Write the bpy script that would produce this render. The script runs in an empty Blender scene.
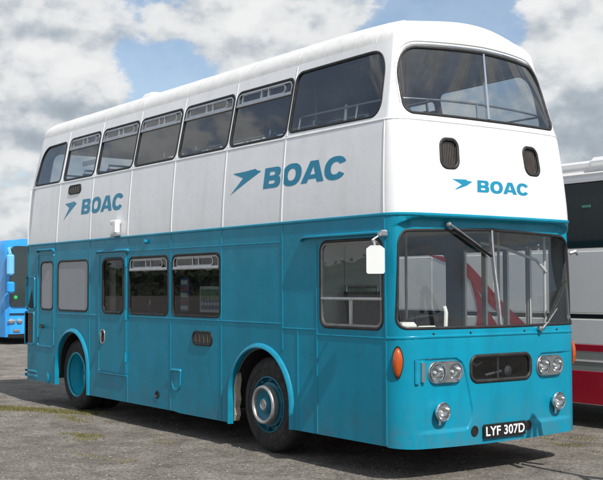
import bpy, math, random
from math import sin, cos, pi, radians
from mathutils import Vector, Matrix
from mathutils.geometry import delaunay_2d_cdt
from mathutils import noise as mnoise
random.seed(7)
S = bpy.context.scene
COL = S.collection

# ------------------------------------------------------------------ materials
def nodes(name):
    m = bpy.data.materials.new(name); m.use_nodes = True
    nt = m.node_tree; nt.nodes.clear()
    out = nt.nodes.new('ShaderNodeOutputMaterial')
    return m, nt, out
def N(nt, t, **kw):
    n = nt.nodes.new(t)
    for k, v in kw.items():
        if hasattr(n, k): setattr(n, k, v)
        else: n.inputs[k.replace('_', ' ')].default_value = v
    return n
def L(nt, a, b): nt.links.new(a, b)
def ramp(nt, src, pts, interp='LINEAR'):
    r = nt.nodes.new('ShaderNodeValToRGB'); r.color_ramp.interpolation = interp
    e = r.color_ramp.elements
    while len(e) < len(pts): e.new(.5)
    for q, (p, c) in zip(e, pts):
        q.position = p; q.color = (c, c, c, 1) if not isinstance(c, tuple) else (*c, 1)
    if src is not None: L(nt, src, r.inputs[0])
    return r
def tex(nt, scale, detail=4, rough=.55, vec=None, stretch=None):
    if vec is None:
        vec = nt.nodes.new('ShaderNodeTexCoord').outputs['Object']
    if stretch:
        mp = nt.nodes.new('ShaderNodeMapping'); mp.inputs['Scale'].default_value = stretch
        L(nt, vec, mp.inputs[0]); vec = mp.outputs[0]
    n = nt.nodes.new('ShaderNodeTexNoise'); n.inputs['Scale'].default_value = scale
    n.inputs['Detail'].default_value = detail; n.inputs['Roughness'].default_value = rough
    L(nt, vec, n.inputs['Vector']); return n.outputs['Fac']
def paint(name, col, rough=.3, metal=0., coat=0., var=.06, dirt=None, dscale=3., bump=0., bscale=40, stretch=None, dlo=.5, dhi=.75, damt=.5, spec=.5, streak=None, grime=None):
    m, nt, out = nodes(name)
    b = N(nt, 'ShaderNodeBsdfPrincipled'); L(nt, b.outputs[0], out.inputs[0])
    b.inputs['Metallic'].default_value = metal
    b.inputs['Coat Weight'].default_value = coat; b.inputs['Coat Roughness'].default_value = .08
    b.inputs['Specular IOR Level'].default_value = spec
    n1 = tex(nt, dscale, 6, .6, stretch=stretch)
    lo = tuple(max(0, c * (1 - var)) for c in col); hi = tuple(min(1, c * (1 + var)) for c in col)
    r = ramp(nt, n1, [(.35, lo), (.65, hi)])
    c = r.outputs[0]
    if dirt:
        n2 = tex(nt, dscale * 2.3, 8, .7, stretch=stretch)
        f = ramp(nt, n2, [(dlo, 0.), (dhi, damt)])
        mx = nt.nodes.new('ShaderNodeMix'); mx.data_type = 'RGBA'
        L(nt, f.outputs[0], mx.inputs[0]); L(nt, c, mx.inputs[6]); mx.inputs[7].default_value = (*dirt, 1)
        c = mx.outputs[2]
    if streak:
        sc_, amt, scol = streak
        n3 = tex(nt, sc_, 6, .65, stretch=(1, 1, .09)); n4 = tex(nt, 1.1, 3, .5)
        f3 = ramp(nt, n3, [(.50, 0.), (.68, amt)]); f4 = ramp(nt, n4, [(.38, .15), (.62, 1.)])
        mu = N(nt, 'ShaderNodeMath', operation='MULTIPLY'); L(nt, f3.outputs[0], mu.inputs[0]); L(nt, f4.outputs[0], mu.inputs[1])
        mx = nt.nodes.new('ShaderNodeMix'); mx.data_type = 'RGBA'
        L(nt, mu.outputs[0], mx.inputs[0]); L(nt, c, mx.inputs[6]); mx.inputs[7].default_value = (*scol, 1); c = mx.outputs[2]
    if grime:
        z0, z1, amt, gcol = grime
        tcg = nt.nodes.new('ShaderNodeTexCoord'); sp = nt.nodes.new('ShaderNodeSeparateXYZ'); L(nt, tcg.outputs['Object'], sp.inputs[0])
        mr = nt.nodes.new('ShaderNodeMapRange'); L(nt, sp.outputs[2], mr.inputs[0]); mr.inputs[1].default_value = z0; mr.inputs[2].default_value = z1; mr.inputs[3].default_value = amt; mr.inputs[4].default_value = 0
        fg = ramp(nt, tex(nt, 5., 8, .7), [(.42, .05), (.68, 1.)])
        mu = N(nt, 'ShaderNodeMath', operation='MULTIPLY'); L(nt, mr.outputs[0], mu.inputs[0]); L(nt, fg.outputs[0], mu.inputs[1])
        mx = nt.nodes.new('ShaderNodeMix'); mx.data_type = 'RGBA'
        L(nt, mu.outputs[0], mx.inputs[0]); L(nt, c, mx.inputs[6]); mx.inputs[7].default_value = (*gcol, 1); c = mx.outputs[2]
    L(nt, c, b.inputs['Base Color'])
    rr = ramp(nt, tex(nt, dscale * 1.7, 5), [(.3, rough * .75), (.7, min(1, rough * 1.3))])
    L(nt, rr.outputs[0], b.inputs['Roughness'])
    if bump:
        bp = nt.nodes.new('ShaderNodeBump'); bp.inputs['Strength'].default_value = 1.; bp.inputs['Distance'].default_value = bump
        L(nt, tex(nt, bscale, 4), bp.inputs['Height']); L(nt, bp.outputs[0], b.inputs['Normal'])
    return m
def glassmat(name, tint, refl0=.04, rough=.01, dirt=0.):
    m, nt, out = nodes(name)
    t = N(nt, 'ShaderNodeBsdfTransparent'); t.inputs[0].default_value = (*tint, 1)
    g = N(nt, 'ShaderNodeBsdfGlossy'); g.inputs['Roughness'].default_value = rough
    lw = N(nt, 'ShaderNodeLayerWeight'); lw.inputs['Blend'].default_value = .5
    p = N(nt, 'ShaderNodeMath', operation='POWER'); L(nt, lw.outputs['Facing'], p.inputs[0]); p.inputs[1].default_value = 4.
    a = N(nt, 'ShaderNodeMath', operation='MULTIPLY_ADD'); L(nt, p.outputs[0], a.inputs[0]); a.inputs[1].default_value = .9; a.inputs[2].default_value = refl0
    mx = N(nt, 'ShaderNodeMixShader'); L(nt, a.outputs[0], mx.inputs[0]); L(nt, t.outputs[0], mx.inputs[1]); L(nt, g.outputs[0], mx.inputs[2])
    last = mx
    if dirt:
        d = N(nt, 'ShaderNodeBsdfDiffuse'); d.inputs[0].default_value = (.36, .40, .43, 1)
        f = ramp(nt, tex(nt, 2.5, 6, .65), [(.4, dirt * .25), (.75, dirt)])
        m2 = N(nt, 'ShaderNodeMixShader'); L(nt, f.outputs[0], m2.inputs[0]); L(nt, mx.outputs[0], m2.inputs[1]); L(nt, d.outputs[0], m2.inputs[2]); last = m2
    L(nt, last.outputs[0], out.inputs[0])
    return m
M = {}
M['white'] = paint('white_paint', (.80, .81, .82), .30, coat=.3, var=.025, dirt=(.50, .49, .46), dscale=2.2, stretch=(1, 1, .35), dlo=.52, dhi=.85, damt=.35, bump=.008, bscale=1.6, streak=(7., .17, (.45, .44, .41)))
M['roofwhite'] = paint('roof_white_paint', (.76, .76, .75), .42, var=.03, dirt=(.40, .39, .35), dscale=3.5, dlo=.48, dhi=.8, damt=.45, bump=.006, bscale=2, streak=(8., .3, (.35, .34, .31)))
TEAL = (.0012, .232, .355)
M['teal'] = paint('teal_paint', TEAL, .30, coat=.06, var=.08, dirt=(.002, .15, .23), dscale=1.8, stretch=(1, 1, .4), dlo=.48, dhi=.8, damt=.5, bump=.010, bscale=1.6, spec=.26, streak=(9., .45, (.012, .20, .28)), grime=(.25, .75, .5, (.10, .115, .11)))
M['teal_trim'] = paint('teal_trim_paint', (.004, .235, .37), .32, coat=.1, var=.1, dirt=(.01, .16, .22), dscale=6, spec=.4)
M['wheelteal'] = paint('wheel_bright_teal', (.01, .33, .46), .3, coat=.2, var=.08, dirt=(.02, .2, .26), dscale=6)
M['teal_logo'] = paint('teal_lettering', (.006, .22, .37), .35, var=.05)
M['rimteal'] = paint('dusty_dark_teal', (.004, .115, .17), .45, var=.15, dirt=(.05, .10, .12), dscale=10, damt=.5)
M['rubber'] = paint('black_rubber', (.012, .012, .013), .55, var=.3, dirt=(.06, .06, .055), dscale=8, damt=.4)
M['tyre'] = paint('tyre_rubber', (.018, .017, .017), .8, var=.25, dirt=(.07, .065, .055), dscale=6, damt=.5, bump=.003, bscale=60)
M['chrome'] = paint('chrome', (.75, .76, .78), .14, metal=1., var=.04, dscale=5)
M['steel'] = paint('dull_aluminium', (.50, .51, .52), .38, metal=1., var=.08, dscale=9, dirt=(.25, .24, .22), damt=.3)
M['dullring'] = paint('dull_ring', (.40, .40, .39), .5, metal=.7, var=.1, dscale=14, dirt=(.22, .21, .19), damt=.5)
M['darksteel'] = paint('weathered_aluminium', (.26, .25, .24), .5, metal=.8, var=.1, dscale=9)
M['dark'] = paint('dark_underside', (.018, .018, .018), .9, var=.3)
M['black'] = paint('black_gloss', (.012, .012, .013), .3, var=.2)
M['greypanel'] = paint('grey_panel', (.30, .31, .33), .4, var=.05, dscale=1.5, stretch=(1, 1, .4))
M['cabgrey'] = paint('cab_grey_laminate', (.30, .345, .345), .5, var=.06)
M['lining'] = paint('interior_lining', (.14, .16, .17), .55, var=.06)
M['ceiling'] = paint('interior_ceiling', (.42, .42, .40), .5, var=.05)
M['floor'] = paint('interior_floor', (.06, .055, .05), .7, var=.2)
M['seat'] = paint('blue_moquette', (.035, .05, .12), .9, var=.25, dscale=25)
M['leather'] = paint('seat_leathercloth', (.30, .31, .33), .5, var=.1)
M['cream'] = paint('cream_rail', (.65, .64, .60), .35, var=.03)
M['amber'] = paint('amber_lens', (.44, .070, .006), .25, coat=.3, var=.12, dscale=25)
M['redlens'] = paint('red_lens', (.5, .01, .01), .2, coat=.8, var=.1)
M['poster_white'] = paint('poster_white', (.60, .62, .62), .5, var=.04)
M['poster_blue'] = paint('poster_blue', (.05, .11, .26), .5, var=.2)
M['poster_green'] = paint('poster_green', (.12, .24, .14), .5, var=.3, dscale=14)
M['poster_red'] = paint('poster_red', (.36, .07, .08), .5, var=.2)
M['curtain'] = paint('faded_curtain', (.42, .37, .30), .8, var=.2, dscale=5)
M['polegrey'] = paint('pale_grey_rail', (.46, .47, .46), .4, var=.08)
M['mirror'] = paint('mirror_back', (.70, .72, .71), .35, var=.03)
M['grille'] = paint('louvre_dark', (.05, .045, .04), .5, var=.3, dscale=20)
M['seatbrown'] = paint('brown_grille_bar', (.10, .08, .07), .5, var=.3)
M['plate'] = paint('plate_black', (.010, .010, .011), .3, var=.1)
M['platesilver'] = paint('plate_letters', (.72, .73, .74), .3, var=.03)
M['glass'] = glassmat('window_glass', (.46, .49, .50), .05, dirt=.012)
M['glassup'] = glassmat('upper_window_glass', (.66, .70, .72), .115, dirt=.07)
M['screen'] = glassmat('windscreen_glass', (.95, .97, .965), .065, dirt=.02)
M['lampglass'] = glassmat('lamp_glass', (.92, .93, .92), .09)
M['coachglass'] = paint('tinted_coach_glass', (.012, .022, .022), .06, coat=.6, var=.3, dscale=.8)
M['coachwhite'] = paint('coach_white', (.82, .82, .82), .3, coat=.3, var=.02)
M['coachgrey'] = paint('coach_grey', (.80, .81, .815), .32, coat=.3, var=.02)
M['coachdgrey'] = paint('coach_stripe_grey', (.27, .29, .28), .35, var=.04)
M['coachred'] = paint('coach_red', (.42, .008, .03), .28, coat=.5, var=.05)
M['coachblue'] = paint('coach_blue', (.02, .30, .74), .28, coat=.5, var=.06)
M['mirrorblue'] = paint('pale_blue_mirror', (.16, .48, .80), .3, var=.06)
M['greenglow'] = paint('green_disc', (.02, .45, .10), .4)
M['sticker'] = paint('pale_green_sticker', (.10, .30, .24), .4)

# ------------------------------------------------------------------ object helpers
def link(o, parent=None):
    COL.objects.link(o)
    if parent: o.parent = parent
    return o
def empty(name, loc=(0, 0, 0), parent=None):
    o = bpy.data.objects.new(name, None); o.location = loc; o.empty_display_size = .2
    return link(o, parent)
def tag(o, label=None, cat=None, group=None, kind=None):
    if label: o['label'] = label
    if cat: o['category'] = cat
    if group: o['group'] = group
    if kind: o['kind'] = kind
    return o
class MB:
    def __init__(s): s.v = []; s.f = []; s.m = []; s.n = None
    def add(s, vs, fs, mi=0):
        o = len(s.v); s.v += [tuple(p) for p in vs]; s.f += [tuple(i + o for i in f) for f in fs]; s.m += [mi] * len(fs)
        return s
    def box(s, x0, x1, y0, y1, z0, z1, mi=0, bev=0.):
        if bev <= 0:
            vs = [(x, y, z) for z in (z0, z1) for x, y in ((x0, y0), (x1, y0), (x1, y1), (x0, y1))]
            return s.add(vs, [(3, 2, 1, 0), (4, 5, 6, 7), (0, 1, 5, 4), (1, 2, 6, 5), (2, 3, 7, 6), (3, 0, 4, 7)], mi)
        b = min(bev, (x1 - x0) / 2.01, (y1 - y0) / 2.01, (z1 - z0) / 2.01)
        def ringp(d, z):
            return [(x0 + d + b, y0 + d, z), (x1 - d - b, y0 + d, z), (x1 - d, y0 + d + b, z), (x1 - d, y1 - d - b, z), (x1 - d - b, y1 - d, z), (x0 + d + b, y1 - d, z), (x0 + d, y1 - d - b, z), (x0 + d, y0 + d + b, z)]
        vs = ringp(b * .6, z0) + ringp(0, z0 + b) + ringp(0, z1 - b) + ringp(b * .6, z1)
        fs = [tuple(range(7, -1, -1)), tuple(range(24, 32))]
        for k in range(3):
            for i in range(8):
                j = (i + 1) % 8; fs.append((k * 8 + i, k * 8 + j, k * 8 + 8 + j, k * 8 + 8 + i))
        return s.add(vs, fs, mi)
    def tube(s, pts, r, n=8, mi=0, cap=True):
        pts = [Vector(p) for p in pts]; rings = []
        rr = r if isinstance(r, (list, tuple)) else [r] * len(pts)
        up = None
        for i, p in enumerate(pts):
            d = (pts[min(i + 1, len(pts) - 1)] - pts[max(i - 1, 0)]).normalized()
            if up is None:
                up = Vector((0, 0, 1)) if abs(d.z) < .9 else Vector((1, 0, 0))
            a = d.cross(up).normalized(); b = a.cross(d).normalized(); up = b
            rings.append([p + (a * cos(2 * pi * k / n) + b * sin(2 * pi * k / n)) * rr[i] for k in range(n)])
        vs = [q for g in rings for q in g]; fs = []
        for i in range(len(pts) - 1):
            for k in range(n):
                j = (k + 1) % n; fs.append((i * n + j, i * n + k, (i + 1) * n + k, (i + 1) * n + j))
        if cap:
            fs.append(tuple(range(n))); fs.append(tuple((len(pts) - 1) * n + k for k in range(n - 1, -1, -1)))
        return s.add(vs, fs, mi)
    def lathe(s, prof, c, axis, n=40, mi=0, sx=1., sz=1., closed=False):
        """prof: (radius, distance along axis); revolve round axis through c"""
        c = Vector(c); ax = Vector(axis).normalized()
        h = Vector((0, 0, 1)) if abs(ax.z) < .9 else Vector((1, 0, 0))
        a = ax.cross(h).normalized(); b = a.cross(ax).normalized()
        vs = []; fs = []
        for (r, d) in prof:
            for k in range(n):
                t = 2 * pi * k / n
                vs.append(c + ax * d + a * (r * cos(t) * sx) + b * (r * sin(t) * sz))
        P = len(prof)
        for i in range(P if closed else P - 1):
            i2 = (i + 1) % P
            for k in range(n):
                j = (k + 1) % n; fs.append((i * n + k, i * n + j, i2 * n + j, i2 * n + k))
        return s.add(vs, fs, mi)
    def prism(s, poly, y0, y1, mi=0):
        """poly of (x,z) extruded in y"""
        n = len(poly)
        vs = [(x, y0, z) for x, z in poly] + [(x, y1, z) for x, z in poly]
        fs = [tuple(range(n)), tuple(range(2 * n - 1, n - 1, -1))] + [((i + 1) % n, i, n + i, n + (i + 1) % n) for i in range(n)]
        return s.add(vs, fs, mi)
    def build(s, name, mats, parent=None, smooth=30, loc=None, normals=None):
        me = bpy.data.meshes.new(name); me.from_pydata(s.v, [], s.f)
        if not isinstance(mats, (list, tuple)): mats = [mats]
        for m in mats: me.materials.append(m)
        me.polygons.foreach_set('material_index', s.m)
        if smooth:
            me.polygons.foreach_set('use_smooth', [True] * len(s.f))
            if normals is not None:
                me.update(); me.normals_split_custom_set_from_vertices(normals)
            else:
                try: me.set_sharp_from_angle(angle=radians(smooth))
                except Exception: pass
        me.update()
        o = bpy.data.objects.new(name, me)
        if loc: o.location = loc
        return link(o, parent)

# ------------------------------------------------------------------ bus body surface in (u, z)
def sst(a, b, x):
    t = min(1, max(0, (x - a) / (b - a))); return t * t * (3 - 2 * t)
RC = .22; RR = .2; XR = -8.95; W = 2.44
A1 = RC * pi / 2; A2 = RR * pi / 2
U0 = XR + RR
UF0 = -RC; UF1 = UF0 + A1; UF2 = UF1 + (W - 2 * RC); UF3 = UF2 + A1; UL = UF3 + (-RC - U0); UB1 = UL + A2; UB2 = UB1 + (W - 2 * RR); UE = UB2 + A2
UC = (UF1 + UF2) / 2
def mir(u): return 2 * UC - u
def base(u):
    if u <= UF0: return u, 0.
    if u <= UF1:
        a = (u - UF0) / RC; return -RC + RC * sin(a), RC - RC * cos(a)
    if u <= UF2: return 0., RC + (u - UF1)
    if u <= UF3:
        a = (u - UF2) / RC; return -RC + RC * cos(a), W - RC + RC * sin(a)
    if u <= UL: return -RC - (u - UF3), W
    if u <= UB1:
        a = (u - UL) / RR; return U0 - RR * sin(a), W - RR + RR * cos(a)
    if u <= UB2: return XR, W - RR - (u - UB1)
    a = (u - UB2) / RR; return U0 - RR * cos(a), RR - RR * sin(a)
def tumble(z):
    if z < 2.42: return 0.
    if z < 3.28: return .06 * ((z - 2.42) / .86) ** 1.5
    return .06 + .2 * (z - 3.28)
def sfront(z):
    if z < 1.25: return 0.
    if z < 2.42: return -.03 * (z - 1.25) / 1.17
    if z < 3.28: return -.03 - .1 * ((z - 2.42) / .86) ** 1.3
    return -.13 - .30 * (z - 3.28)
def srear(z): return 0. if z < 3.2 else .09 * (z - 3.2) ** 2
def bowz(z): return .06 if z < 3.28 else .06 + .2 * (z - 3.28)
def zbrow(u):
    y = base(u)[1]; e = abs(y - 1.22) / 1.22
    return 2.385 - .10 * max(0, (e - .72) / .28) ** 2
def recess(y, z):
    e = abs(y - 1.22) / 1.22
    za = 2.385 - .10 * max(0, (e - .72) / .28) ** 2
    if z > za + .012: return 0.
    r = .085 * sst(1.30, 2.30, z) * sst(1.0, .86, e) ** .8 if e < 1 else 0.
    return r * (1 if z < za - .012 else (za + .012 - z) / .024)
def lamp_edge(z):      # inner edge of the sunken lamp area, in u from the offside
    pts = [(.36, .56), (.43, .675), (.55, .735), (.75, .702), (.95, .655), (1.04, .615), (1.10, .53)]
    for i in range(len(pts) - 1):
        z0, a = pts[i]; z1, b = pts[i + 1]
        if z0 <= z <= z1:
            pa = pts[max(i - 1, 0)][1]; pb = pts[min(i + 2, len(pts) - 1)][1]; t = (z - z0) / (z1 - z0)
            return .5 * (2 * a + (b - pa) * t + (2 * pa - 5 * a + 4 * b - pb) * t * t + (3 * a - pa - 3 * b + pb) * t ** 3)
    return .55
def emboss(u, z):
    d = 0.
    if .36 < z < 1.14 and -.1 < u < mir(-.1):
        uu = u if u < UC else mir(u)
        e = lamp_edge(z)
        k = sst(e + .012, e - .008, uu) * sst(1.094, 1.082, z) * sst(.405, .45, z) * sst(.02, .26, uu)
        d -= .018 * k
    if 3.12 < z < 3.24:
        uu = u if u < UC else mir(u)
        d += .010 * sst(.42, .46, uu) * sst(3.225, 3.21, z) * sst(3.15, 3.20, z)
    return d
def point(u, z, emb=True):
    x, y = base(u)
    e = (y - 1.22) / 1.22
    wf = min(1, max(0, (x + .6) / .6)) ** 2
    wb = sst(0, 1, (x + RC) / RC)
    wr = min(1, max(0, (-8.0 - x) / .95)) ** 2
    X = x + bowz(z) * (1 - e * e) * wb + sfront(z) * wf + srear(z) * wr
    if x > -.22 and 1.25 < z < 2.42: X -= recess(y, z) * wb
    if emb and x > -.22: X += emboss(u, z) * wb
    Y = 1.22 + (y - 1.22) * (1 - tumble(z) / 1.22) * (1 - .030 * sst(-.85, -.0, x) * min(1, max(0, (z - 3.25) / .8)))
    return Vector((X, Y, z))
def SN(u, z, off=0., emb=True):
    h = 2e-3
    p = point(u, z, emb)
    a = point(min(u + h, UE), z, emb) - point(max(u - h, U0), z, emb)
    b = point(u, z + h, emb) - point(u, z - h, emb)
    n = a.cross(b)
    n = n.normalized() if n.length > 1e-12 else Vector((0, -1, 0))
    return p + n * off, n
def S3(u, z, off=0.): return SN(u, z, off)[0]

def inpoly(p, poly):
    x, y = p; c = False; j = len(poly) - 1
    for i in range(len(poly)):
        xi, yi = poly[i]; xj, yj = poly[j]
        if (yi > y) != (yj > y) and x < (xj - xi) * (y - yi) / (yj - yi) + xi: c = not c
        j = i
    return c
def rpoly(cs, seg=7, step=.06):
    """cs: (u,z,r) corners anticlockwise -> rounded dense outline"""
    out = []; n = len(cs)
    for i in range(n):
        p = Vector(cs[i][:2]); a = Vector(cs[i - 1][:2]); b = Vector(cs[(i + 1) % n][:2]); r = cs[i][2]
        da = (a - p).normalized(); db = (b - p).normalized()
        ang = da.angle(db)
        if r <= 0 or ang > 3.1: out.append(p); continue
        t = min(r / math.tan(ang / 2), (a - p).length * .49, (b - p).length * .49)
        q0 = p + da * t; q1 = p + db * t
        for k in range(seg + 1):
            s = k / seg
            # quadratic blended towards circular
            w = .7071
            q = (q0 * (1 - s) ** 2 + p * (2 * w * s * (1 - s)) + q1 * s ** 2) / ((1 - s) ** 2 + 2 * w * s * (1 - s) + s ** 2)
            out.append(q)
    res = []
    for i in range(len(out)):
        a = out[i]; b = out[(i + 1) % len(out)]; m = max(1, int((b - a).length / step))
        for k in range(m): res.append(tuple(a + (b - a) * k / m))
    return res
def rect(u0, u1, z0, z1, r): return rpoly([(u0, z0, r), (u1, z0, r), (u1, z1, r), (u0, z1, r)])
def grow(ol, d):
    n = len(ol); out = []
    for i in range(n):
        a = Vector(ol[i - 1]); b = Vector(ol[(i + 1) % n]); t = (b - a).normalized()
        out.append((ol[i][0] + t.y * d, ol[i][1] - t.x * d))
    return out
def mirol(ol): return [(mir(u), z) for u, z in reversed(ol)]
def fill(outers, holes=(), extra=(), keep=None):
    vs = []; es = []
    for ol in list(outers) + list(holes):
        o = len(vs); vs += [Vector(p) for p in ol]; es += [(o + i, o + (i + 1) % len(ol)) for i in range(len(ol))]
    for pl in extra:
        if pl[0] == 'pts': vs += [Vector(p) for p in pl[1]]
        else:
            o = len(vs); vs += [Vector(p) for p in pl[1]]; es += [(o + i, o + i + 1) for i in range(len(pl[1]) - 1)]
    r = delaunay_2d_cdt(vs, es, [], 0, 1e-5)
    v, f = r[0], r[2]
    bb = [(min(p[0] for p in h), max(p[0] for p in h), min(p[1] for p in h), max(p[1] for p in h)) for h in holes]
    ob = [(min(p[0] for p in h), max(p[0] for p in h), min(p[1] for p in h), max(p[1] for p in h)) for h in outers]
    out = []
    for t in f:
        c = (sum(v[i].x for i in t) / len(t), sum(v[i].y for i in t) / len(t))
        if keep and not keep(c): continue
        if not any(b[0] <= c[0] <= b[1] and b[2] <= c[1] <= b[3] and inpoly(c, o) for b, o in zip(ob, outers)): continue
        if any(b[0] <= c[0] <= b[1] and b[2] <= c[1] <= b[3] and inpoly(c, h) for b, h in zip(bb, holes)): continue
        out.append(tuple(t))
    return [tuple(p) for p in v], out
def gridpts(u0, u1, z0, z1, du, dz):
    nu = max(2, int((u1 - u0) / du)); nz = max(2, int((z1 - z0) / dz))
    return [(u0 + (u1 - u0) * i / nu, z0 + (z1 - z0) * j / nz) for i in range(1, nu) for j in range(1, nz)]
def panel(ol, off, mat, name, parent, step=.05, holes=(), thick=0.):
    ins = [p for p in gridpts(min(p[0] for p in ol), max(p[0] for p in ol), min(p[1] for p in ol), max(p[1] for p in ol), step, step) if inpoly(p, ol)]
    v, f = fill([ol], holes, [('pts', ins)])
    pn = [SN(u, z, off, False) for u, z in v]
    mb = MB(); mb.add([p for p, n in pn], f)
    nr = [n for p, n in pn]
    if thick:
        o = len(pn); mb.add([p - n * thick for p, n in pn], [tuple(reversed(t)) for t in f]); nr = None
        n = len(ol)
        mb.add([S3(u, z, off) for u, z in ol] + [S3(u, z, off - thick) for u, z in ol], [((i + 1) % n, i, n + i, n + (i + 1) % n) for i in range(n)])
    return mb.build(name, mat, parent, normals=nr)
def ringmb(ol, prof, mb=None, mi=0, close=False):
    """frame swept along closed outline ol; prof: (d outward, h height)"""
    mb = mb or MB(); n = len(ol); P = len(prof)
    vs = []
    gs = [grow(ol, d) for d, h in prof]
    for (d, h), g in zip(prof, gs):
        vs += [S3(u, z, h) for u, z in g]
    fs = []
    for i in range(P if close else P - 1):
        i2 = (i + 1) % P
        for k in range(n):
            j = (k + 1) % n; fs.append((i2 * n + k, i2 * n + j, i * n + j, i * n + k))
    return mb.add(vs, fs, mi)
RUB = [(-.016, -.03), (-.016, .002), (-.010, .007), (0, .008), (.006, .006), (.012, .001), (.012, -.004)]
def strip(pts, w, h, mb=None, mi=0, base_off=-.002):
    """raised half round bead along a (u,z) polyline"""
    mb = mb or MB(); pts2 = []
    for a, b in zip(pts, pts[1:]):
        a = Vector(a); b = Vector(b); m = max(1, int((b - a).length / .07))
        pts2 += [a + (b - a) * k / m for k in range(m)]
    pts2.append(Vector(pts[-1]))
    prof = [(-.5, base_off), (-.42, h * .6), (-.2, h), (.2, h), (.42, h * .6), (.5, base_off)]
    vs = []; fs = []; P = len(prof)
    for i, p in enumerate(pts2):
        t = (pts2[min(i + 1, len(pts2) - 1)] - pts2[max(i - 1, 0)]).normalized(); nn = Vector((t.y, -t.x))
        for d, hh in prof:
            q = p + nn * d * w; vs.append(S3(q.x, q.y, hh))
    for i in range(len(pts2) - 1):
        for k in range(P - 1): fs.append((i * P + k + 1, i * P + k, (i + 1) * P + k, (i + 1) * P + k + 1))
    fs.append(tuple(range(P))); fs.append(tuple((len(pts2) - 1) * P + k for k in range(P - 1, -1, -1)))
    return mb.add(vs, fs, mi)

# ------------------------------------------------------------------ the bus
bus = empty('double_decker_bus', (0, 0, 0))
tag(bus, 'white and teal vintage double decker bus lettered BOAC, parked on the tarmac', 'double decker bus')

# window outlines -----------------------------------------------------------
up_edges = [(-7.62, -6.575), (-6.49, -5.40), (-5.345, -4.245), (-4.18, -3.05), (-3.00, -1.885)]
upwins = [('W1', rpoly([(-8.72, 3.345, .07), (-7.735, 3.335, .07), (-7.735, 3.945, .09), (-8.63, 3.935, .26)]))]
for a, b in up_edges: upwins.append(('V', rect(a, b, 3.335, 3.965, .085)))
upwins.append(('W7', rpoly([(-1.845, 3.36, .07), (-.335, 3.35, .15), (-.37, 4.01, .27), (-1.855, 4.005, .10)])))
low_side = {
    'blankA': rect(-8.27, -7.80, 1.425, 2.14, .09),
    'blankB': rect(-7.625, -6.58, 1.42, 2.14, .09),
    'door': rect(-6.095, -5.475, 1.415, 2.135, .10),
    'L1': rect(-5.33, -4.285, 1.41, 2.14, .08),
    'L2': rect(-4.18, -3.08, 1.41, 2.14, .08),
    'cab': rect(-1.205, -.248, 1.355, 2.195, .10)}
left_low = [rect(-7.62, -6.58, 1.42, 2.14, .09), rect(-6.46, -5.42, 1.42, 2.14, .09), rect(-5.30, -4.26, 1.42, 2.14, .09), rect(-4.18, -3.10, 1.42, 2.14, .09), rect(-3.0, -1.92, 1.42, 2.14, .09)]
door_l = rect(-1.66, -.34, .42, 2.20, .05)
uws = rpoly([(.025, 3.362, .13), (UC, 3.360, 0), (mir(.025), 3.362, .13), (mir(-.135), 4.03, .26), (UC, 4.045, 0), (-.135, 4.03, .26)], seg=10)
lws = rpoly([(-.105, 1.368, .10), (UC, 1.362, 0), (mir(-.105), 1.368, .10), (mir(-.045), 2.262, .15), (UC, 2.300, 0), (-.045, 2.262, .15)], seg=10)
rear_up = rpoly([((UB1 + .12), 3.36, .08), (UB2 - .12, 3.36, .08), (UB2 - .12, 3.92, .15), (UB1 + .12, 3.92, .15)])
rear_low = rpoly([((UB1 + .15), 1.75, .08), (UB2 - .15, 1.75, .08), (UB2 - .15, 2.15, .1), (UB1 + .15, 2.15, .1)])
mk = [rpoly([(.425, 2.855, .08), (.655, 2.86, .08), (.665, 3.145, .08), (.435, 3.14, .08)])]
mk.append(mirol(mk[0]))
dest = rect(.715, 1.536, .855, 1.095, .085)

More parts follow.
